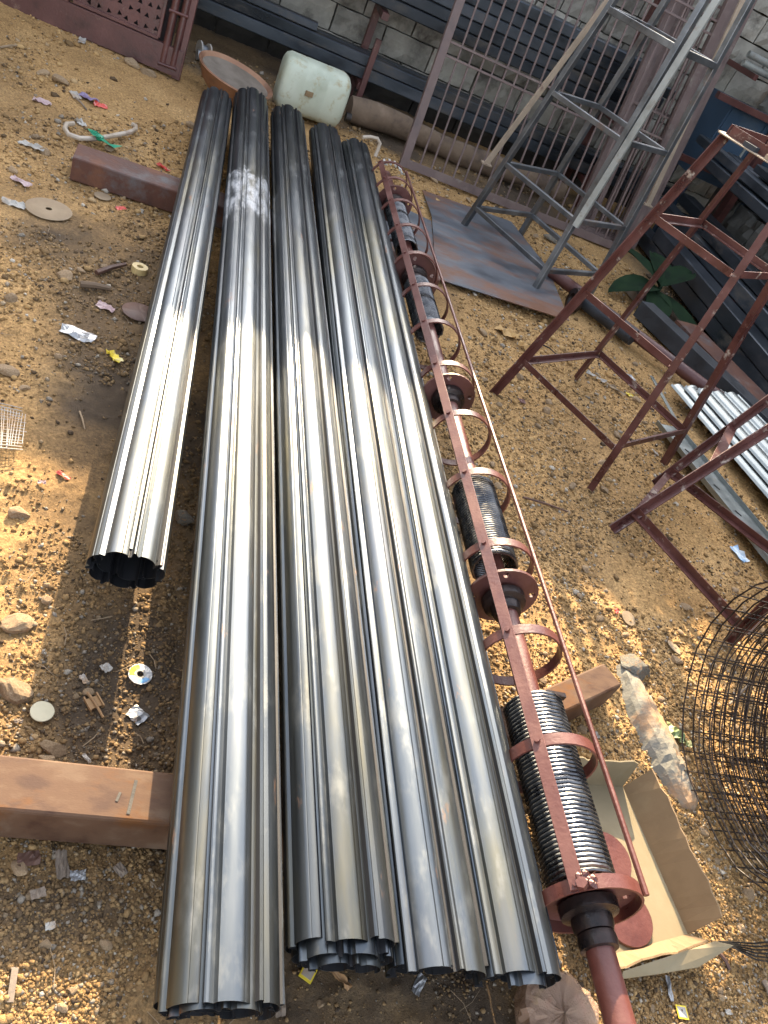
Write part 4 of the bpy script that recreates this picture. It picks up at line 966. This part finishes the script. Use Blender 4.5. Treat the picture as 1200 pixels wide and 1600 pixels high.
# ---------------------------------------------------------------- plastic bag bottom centre
M['bag'] = bpy.data.materials.new('clear_bag'); M['bag'].use_nodes = True
nb_ = M['bag'].node_tree; pb = nb_.nodes['Principled BSDF']; pb.inputs['Base Color'].default_value = (.40, .26, .175, 1); pb.inputs['Roughness'].default_value = .22
pb.inputs['Alpha'].default_value = .72
n_ = N(nb_, 'ShaderNodeTexNoise'); n_.inputs['Scale'].default_value = 45; n_.inputs['Detail'].default_value = 6
bp = N(nb_, 'ShaderNodeBump'); bp.inputs['Strength'].default_value = .8; bp.inputs['Distance'].default_value = .006; nb_.links.new(n_.outputs[0], bp.inputs['Height']); nb_.links.new(bp.outputs[0], pb.inputs['Normal'])
bc = at(868, 1592, .03); bag = thing('plastic_bag', 'crumpled brownish clear plastic bag wrapped round a spool at the bottom centre', 'plastic bag', (bc.x, bc.y, 0))
vs = []; prof = [(.001, .064), (.020, .060), (.040, .063), (.058, .066), (.070, .064), (.079, .058), (.083, .045), (.082, .028), (.079, .012), (.070, .003)]; na = 64
rs = np.random.default_rng(77); off = rs.normal(size=(len(prof), na)); off = (off + np.roll(off, 1, 1) * .8) * .5
for i, (r, z) in enumerate(prof):
    for j in range(na):
        a = 2 * PI * j / na; k_ = 1 + .035 * math.sin(5 * a + 1) + .02 * math.sin(11 * a - i); q = off[i, j] * .0032 if i > 0 else 0
        vs.append(((r * k_ + q) * math.cos(a), (r * k_ + q) * math.sin(a), z + q * .9 + .003 * math.sin(3 * a)))
fs = [(i * na + j, (i + 1) * na + j, (i + 1) * na + (j + 1) % na, i * na + (j + 1) % na) for i in range(len(prof) - 1) for j in range(na)]
MB().add(vs, fs).build('film', 'bag', bag, True, 25)
MB().lathe([(.016, .008), (.062, .008), (.066, .014), (.066, .046), (.062, .052), (.016, .052), (.016, .008)], (0, 0, 0), 28).build('spool', 'dark_lid', bag, True)
for i in range(9): MB().tube([((.028 + .004 * i) * math.cos(a + i * 2.1), (.028 + .004 * i) * math.sin(a + i * 2.1), .055) for a in np.linspace(0, .7, 5)], .004, 6).build('packet_scrap', ['card_in', 'red', 'yellow', 'card', 'paper'][i % 5], bag, True)

# ---------------------------------------------------------------- litter, discs, scraps
def scrap(name, px, py_, w, h, m, label, cat, rz=0., crumple=.006, seed=0, z=.006, curl=0.):
    rs = np.random.default_rng(500 + seed); c = at(px, py_, 0); nx_, ny_ = 7, 5; vs = []
    for i in range(nx_):
        for j in range(ny_):
            u, v = i / (nx_ - 1) - .5, j / (ny_ - 1) - .5
            x_ = u * w * .85 * (1 + rs.normal() * .03 - .12 * abs(v)); y_ = v * h * .85 * (1 + rs.normal() * .03)
            vs.append((x_ + rs.normal() * crumple * .12, y_ + rs.normal() * crumple * .12, abs(rs.normal()) * crumple + curl * u * u))
    fs = [(i * ny_ + j, (i + 1) * ny_ + j, (i + 1) * ny_ + j + 1, i * ny_ + j + 1) for i in range(nx_ - 1) for j in range(ny_ - 1)]
    b0 = len(vs); vs += [(a, b, d - .0012) for a, b, d in vs]; fs += [tuple(b0 + q for q in reversed(f)) for f in fs]
    rim = [j for j in range(ny_)] + [i * ny_ + ny_ - 1 for i in range(1, nx_)] + [(nx_ - 1) * ny_ + j for j in range(ny_ - 2, -1, -1)] + [i * ny_ for i in range(nx_ - 2, 0, -1)]
    fs += [(rim[i], rim[(i + 1) % len(rim)], b0 + rim[(i + 1) % len(rim)], b0 + rim[i]) for i in range(len(rim))]
    o = tag(MB().add(vs, fs).build(name, m), label, cat); o.location = (c.x, c.y, gh(c.x, c.y) + z); o.rotation_euler = (rs.normal() * .06, rs.normal() * .06, rz); return o
def disc(name, px, py_, r, m, label, cat='disc', hole=0., t=.003, z=.006, tilt=(0, 0)):
    c = at(px, py_, 0); pr = [(max(hole, .0005), t / 2), (r * .97, t / 2), (r, 0), (r * .97, -t / 2), (max(hole, .0005), -t / 2)]
    if hole: pr.append(pr[0])
    o = tag(MB().lathe(pr, (0, 0, 0), 36, None, .006).build(name, m, None, True, 40), label, cat); o.location = (c.x, c.y, gh(c.x, c.y) + z + t / 2); o.rotation_euler = (tilt[0], tilt[1], 0); return o
disc('worn_disc', 76, 328, .085, 'disc_tan', 'worn tan grinding disc lying in the dirt at the upper left', hole=.012, tilt=(.04, -.04), z=.012)
disc('pale_disc', 67, 1107, .0235, 'disc_white', 'small plain cream disc just above the near rusty beam', tilt=(.05, .04), z=.006)
disc('dark_lid', 217, 491, .06, 'dark_lid', 'dark rusty lid half under the left roll', 'lid', z=.012)
disc('buried_disc', 160, 308, .035, 'disc_tan', 'thin brown disc half buried by the far rusty beam')
disc('broken_disc', 985, 963, .028, 'disc_tan', 'broken brown disc right of the small red wrapper', z=.004, tilt=(.2, .1))
disc('broken_disc', 1058, 1008, .03, 'disc_tan', 'broken curved disc piece beside the mesh roll', z=.004, tilt=(-.1, .25))
tp_ = disc('tape_roll', 217, 426, .030, 'tape', 'yellowish roll of tape lying by the left roll', 'tape', hole=.012, t=.026, z=.004)
# painted cutting disc: sectors of colour printed on it
cd = thing('painted_disc', 'cutting disc with yellow and blue paint marks, lying by the second roll', 'disc', (*at(221, 1048)[:2], .012)); cd.rotation_euler = (.06, .03, .3)
cd.location.z = gh(cd.location.x, cd.location.y) + .008
MB().lathe([(.0075, .0015), (.026, .0015), (.0268, 0), (.026, -.0015), (.0075, -.0015), (.0075, .0015)], (0, 0, 0), 36).build('disc_body', 'silver', cd, True, 40)
def sector(r0, r1, a0, a1, m, z):
    vs = []; n = 12
    for i in range(n + 1):
        a = a0 + (a1 - a0) * i / n; w_ = .0012 * math.sin(i * 2.3)
        vs += [(r0 * math.cos(a), r0 * math.sin(a), z), ((r1 + w_) * math.cos(a), (r1 + w_) * math.sin(a), z)]
    MB().add(vs, [(2 * i, 2 * i + 1, 2 * i + 3, 2 * i + 2) for i in range(n)]).build('paint_patch', m, cd)
sector(.008, .0125, 0, 6.28, 'paper', .0018); sector(.0125, .0245, 1.5, 3.2, 'yellow', .0019); sector(.0125, .023, 4.0, 5.6, 'blue', .0019)
disc_c = [
 ('snack_wrapper', 178, 558, .075, .035, 'yellow', 'bright yellow torn wrapper left of the left roll', 'wrapper', -.9),
 ('snack_wrapper', 100, 738, .050, .016, 'red', 'narrow red and orange sachet on the sunlit soil at the left', 'wrapper', -.6),
 ('snack_wrapper', 165, 481, .075, .04, 'pink', 'whitish printed packet beside two stones near the left roll', 'wrapper', -.3),
 ('snack_wrapper', 157, 163, .08, .06, 'red', 'crushed red packet at the right of the litter heap', 'wrapper', .3),
 ('snack_wrapper', 138, 152, .12, .07, 'purple', 'dark purple packet in the litter heap', 'wrapper', -.5),
 ('paper_scrap', 118, 146, .05, .10, 'paper', 'crumpled white packet at the left of the litter heap', 'wrapper', .5),
 ('paper_scrap', 66, 155, .10, .05, 'pink', 'pinkish flat wrapper left of the litter heap', 'wrapper', .1),
 ('paper_scrap', 50, 226, .13, .04, 'paper', 'flattened white paper strip at the upper left', 'paper', -.1),
 ('paper_scrap', 22, 316, .10, .05, 'paper', 'small white paper by the tan disc', 'paper', .1),
 ('paper_scrap', 33, 283, .10, .035, 'pink', 'pink and white scrap above the tan disc', 'paper', -.4),
 ('paper_scrap', 189, 325, .05, .03, 'red', 'tiny red and white scrap by the far beam', 'paper', .6),
 ('paper_scrap', 255, 262, .09, .02, 'red', 'red and white strip behind the far beam', 'paper', -.5),
 ('paper_scrap', 127, 190, .06, .04, 'paper', 'small pale scrap above the curved handle', 'paper', -.6),
 ('paper_scrap', 128, 65, .05, .10, 'paper', 'upright pale scrap below the gate rail', 'paper', .1),
 ('cloth_scrap', 122, 520, .13, .07, 'silver', 'frayed scrap of silvery netting left of the roll', 'netting', -.3),
 ('paper_square', 168, 1037, .026, .026, 'paper', 'small grey square tile chip left of the painted disc', 'chip', .75),
 ('paper_scrap', 133, 1055, .028, .014, 'paper', 'pale leaf-shaped chip left of the grey square chip', 'chip', -.9),
 ('tin_square', 217, 1110, .048, .040, 'silver', 'speckled metal square below the painted disc', 'metal scrap', -.65),
 ('paper_scrap', 137, 1180, .028, .008, 'paper', 'small white stick above the near beam', 'scrap', -.8),
 ('paper_scrap', 66, 750, .024, .014, 'pink', 'faded pink scrap left of the red sachet', 'wrapper', .2),
 ('glass_shard', 123, 1364, .032, .022, 'silver', 'pale glass shard below the near rusty beam', 'shard', .2),
 ('wood_chip', 98, 1346, .026, .060, 'timber', 'flat dark blade of wood below the near rusty beam', 'wood chip', .25),
 ('clay_chip', 45, 1340, .045, .03, 'dark_lid', 'reddish dark chip at the lower left under the beam', 'chip', .3),
 ('paper_scrap', 80, 1443, .020, .014, 'paper', 'white crumb of plaster at the lower left', 'chip', .3),
 ('plastic_shard', 655, 1538, .022, .046, 'silver', 'clear plastic shard on the gravel below the fourth roll', 'shard', -.6),
 ('rust_chip', 530, 1530, .060, .012, 'leafdry', 'curved brown bark strip below the third roll', 'bark', -.7),
 ('blue_bag', 1157, 864, .055, .10, 'blue', 'torn blue and white plastic bag at the right edge', 'plastic bag', .35),
 ('snack_wrapper', 965, 953, .022, .020, 'red', 'tiny red and yellow wrapper right of the spring cage', 'wrapper', .6),
 ('green_shard', 1052, 1147, .075, .05, 'shard', 'green and yellow curved shard beside the mesh roll', 'shard', -.5),
 ('green_shard', 1075, 1163, .022, .028, 'shard', 'small green piece just right of the larger shard', 'shard', -.2),
 ('foil_strip', 1045, 1545, .014, .056, 'silver', 'silver foil strip below the cardboard tray', 'foil', -.15),
 ('paper_scrap', 1135, 1583, .022, .012, 'paper', 'white crumpled scrap at the lower right corner', 'scrap', .1),
 ('paper_scrap', 930, 1148, .022, .026, 'paper', 'white flake on the gravel between beam and tray', 'scrap', .1),
 ('crumpled_paper', 790, 522, .14, .09, 'orange', 'crumpled orange-brown paper near the steel sheet', 'paper', -.6),
 ('crumpled_paper', 820, 545, .10, .05, 'orange', 'smaller crumpled brown paper trailing below the larger one', 'paper', -.5),
 ('snack_wrapper', 987, 617, .07, .025, 'yellow', 'yellow wrapper on the soil inside the maroon stand', 'wrapper', -.2),
 ('paper_scrap', 985, 590, .06, .06, 'silver', 'crumpled silver scrap inside the maroon stand', 'wrapper', .3),
 ('zip_strip', 932, 590, .13, .03, 'paper', 'black and white toothed strip by the stand leg', 'strip', -.75),
 ('cloth_strip', 962, 608, .14, .022, 'disc_tan', 'twisted tan strip trailing from the toothed strip', 'strip', -.8),
 ('lighter', 1025, 705, .05, .02, 'paper', 'small white lighter-like stick left of the stand foot', 'scrap', -.8),
 ('paper_scrap', 990, 372, .10, .05, 'silver', 'crumpled silver scrap beneath the grille', 'scrap', .3),
 ('leaf_scrap', 673, 268, .05, .035, 'yellow', 'small yellow peel beside the grille corner', 'peel', .3),
 ('leaf_scrap', 815, 628, .04, .035, 'oxide_fresh', 'small red brick chip on the bare soil', 'chip', .2),
 ('blue_shard', 905, 1190, .02, .012, 'blue', 'small bluish shard by the beam end', 'shard', .2),
]
for i, t in enumerate(disc_c): scrap(*t, seed=i, crumple=.003 + .0035 * (t[3] > .05) + .008 * ('crumpled' in t[0]))
def label_card(px, py_, w, h, rz, label, sym):
    c = at(px, py_, 0); r_ = thing('printed_card', label, 'card', (c.x, c.y, gh(c.x, c.y) + .008), rz)
    MB().box((0, 0, 0), (w, h, .001)).build('card_border', 'yellow', r_); MB().box((0, 0, .0008), (w * .78, h * .76, .0006)).build('card_field', 'paper', r_)
    MB().lathe([(.0005, .0014), (sym, .0014), (sym, .0009)], (0, h * .12, 0), 14).build('card_mark', 'dark_lid', r_)
label_card(483, 1516, .026, .042, -.55, 'yellow-bordered card with a dark spot below the third roll', .0045)
label_card(1065, 1582, .026, .026, -.1, 'yellow-bordered square card at the bottom right', .002)
# netting at left edge
nt_ = MB(); rn = random.Random(2)
for i in range(15):
    a = at(-30 + rn.uniform(-8, 8), 625 + i * 5.5, .012); b = at(40 - abs(i - 7) * 1.2 + rn.uniform(-6, 4), 638 + i * 4.6, .012)
    nt_.tube([a, on(a, b, .5) + Vector((0, 0, rn.uniform(0, .006))), b], .0012, 4)
for i in range(14):
    a = at(-20 + i * 4.6, 628 + i * 1.5, .014); b = at(-24 + i * 4.4 + rn.uniform(-4, 4), 700 - abs(i - 6), .014)
    nt_.tube([a, on(a, b, .5) + Vector((0, 0, rn.uniform(0, .006))), b], .0012, 4)
tag(nt_.build('netting_scrap', 'paper'), 'frayed scrap of pale woven netting at the left edge', 'netting')
# curved pale handle with green ribbon
hp = [(150, 203), (110, 196), (101, 200), (106, 211), (126, 217), (150, 217), (178, 211), (203, 206), (213, 200), (209, 194)]
hp = [(115, 193), (104, 194), (101, 201), (107, 210), (124, 216), (148, 217), (176, 212), (202, 207), (212, 202), (212, 197), (206, 194)]
tag(MB().tube([Vector(at(a, b, .022)) for a, b in hp], .011, 10).build('curved_handle', 'pvc', None, True), 'pale curved plastic handle with hooked ends lying at the upper left', 'handle')
rb_ = thing('green_ribbon', 'bright green ribbon tied round the pale curved handle', 'ribbon', (*at(155, 214)[:2], .02)); o_ = Vector((*at(155, 214)[:2], .02))
def strip(pts, w, m, nm, par, org):
    P = [Vector(at(a, b, z)) - org for a, b, z in pts]; vs = []
    for i, p in enumerate(P):
        d = (P[min(i + 1, len(P) - 1)] - P[max(i - 1, 0)]).normalized(); s_ = d.cross(Vector((0, 0, 1))).normalized() * w[i] / 2; vs += [p - s_, p + s_ + Vector((0, 0, .006 * (i % 2)))]
    MB().add(vs, [(2 * i, 2 * i + 1, 2 * i + 3, 2 * i + 2) for i in range(len(P) - 1)]).build(nm, m, par)
strip([(134, 201, .03), (144, 204, .04), (152, 212, .045), (157, 216, .04)], [.035, .05, .045, .025], 'green', 'ribbon_tail', rb_, o_)
strip([(157, 216, .04), (165, 222, .035), (175, 228, .025), (190, 229, .02)], [.025, .045, .04, .012], 'green', 'ribbon_tail', rb_, o_)
MB().lathe([(.001, -.016), (.016, -.01), (.018, .008), (.001, .016)], Vector(at(156, 215, .035)) - o_, 10).build('knot', 'green', rb_, True)
# sticks, wire
def stick(a, b, r, m, label, name='stick', mid=(0, 0)):
    A = Vector(at(*a, 0)); B = Vector(at(*b, 0)); A.z = gh(A.x, A.y) + r + .004; B.z = gh(B.x, B.y) + r + .004; C = (A + B) / 2 + Vector((mid[0], mid[1], .004))
    tag(MB().tube([A, on(A, C, .5) + Vector((mid[0] * .3, mid[1] * .3, 0)), C, B], [r, r, r * .95, r * .7], 7).build(name, m, None, True), label, 'stick')
stick((818, 776), (889, 799), .004, 'dark_lid', 'thin dark rod lying right of the coil spring', 'thin_rod')
stick((0, 73), (33, 70), .006, 'disc_tan', 'pale straw stick at the upper left edge')
stick((125, 447), (172, 455), .012, 'wood', 'short dark stick near the tape roll')
stick((150, 430), (195, 418), .010, 'dark_lid', 'blackened stick left of the tape roll')
stick((118, 152), (136, 170), .005, 'timber', 'twig in the litter heap')
stick((125, 640), (133, 668), .0025, 'disc_tan', 'thin straw on the dark soil left of the roll')
stick((1118, 1494), (1136, 1517), .005, 'dark_lid', 'short dark peg right of the cardboard tray')
stick((1190, 1535), (1200, 1560), .007, 'timber', 'brown twig at the lower right edge')
stick((843, 538), (868, 556), .004, 'black', 'dark bent tool left of the maroon stand', mid=(.01, .01))
stick((1012, 638), (1022, 641), .006, 'dark_lid', 'stub of dark twig inside the maroon stand')
stick((138, 1076), (163, 1116), .0035, 'leafdry', 'brown rod under the square bracket')
stick((1140, 1100), (1180, 1060), .004, 'timber', 'grey twig under the mesh roll')
o = tag(MB().box((0, 0, 0), (.010, .048, .008)).build('wood_chip', 'timber'), 'small upright wooden batten piece at the lower left corner', 'wood chip'); c = at(20, 1538); o.location = (c.x, c.y, gh(c.x, c.y) + .008); o.rotation_euler = (.1, 0, .08)
br = thing('small_bracket', 'small rusty square bracket left of the metal square', 'bracket', (*at(148, 1092)[:2], .0), .6); br.location.z = gh(br.location.x, br.location.y) + .008
MB().box((0, 0, 0), (.026, .026, .003)).build('bracket_plate', 'leafdry', br)
for s_ in (-1, 1): MB().box((s_ * .014, 0, .003), (.003, .036, .008)).build('bracket_lip', 'leafdry', br)
# flat chips of wood below second roll and left bottom
for i, (a, b, w, h, r_) in enumerate([(440, 1560, .022, .06, .05), (60, 1395, .03, .02, .4), (190, 1355, .02, .03, .8), (30, 1120, .02, .012, .2)]):
    scrap('wood_chip', a, b, w, h, 'timber', ['flat grey wood chip below the second roll', 'thin dark chip at the lower left', 'dark chip in the shade near the second roll', 'small brown chip near the cream disc'][i], 'wood chip', r_, .002, 90 + i)

# dry straws and crumbs scattered, stuff
sb = MB(); r_ = random.Random(9)
for i in range(420):
    yv = .3 + 5.4 * r_.random() ** 1.6; xv = r_.uniform(-.3 - .15 * yv, 1.6 + .5 * yv); a = r_.uniform(0, PI); L_ = r_.uniform(.008, .035); z = gh(xv, yv) + .004
    sb.tube([(xv - L_ * math.cos(a), yv - L_ * math.sin(a), z), (xv, yv, z + r_.uniform(.001, .005)), (xv + L_ * math.cos(a + .3), yv + L_ * math.sin(a + .3), z)], r_.uniform(.0005, .0012), 4)
sbo = sb.build('straw_litter', 'disc_tan'); sbo.parent = ground; tag(sbo, kind='stuff')
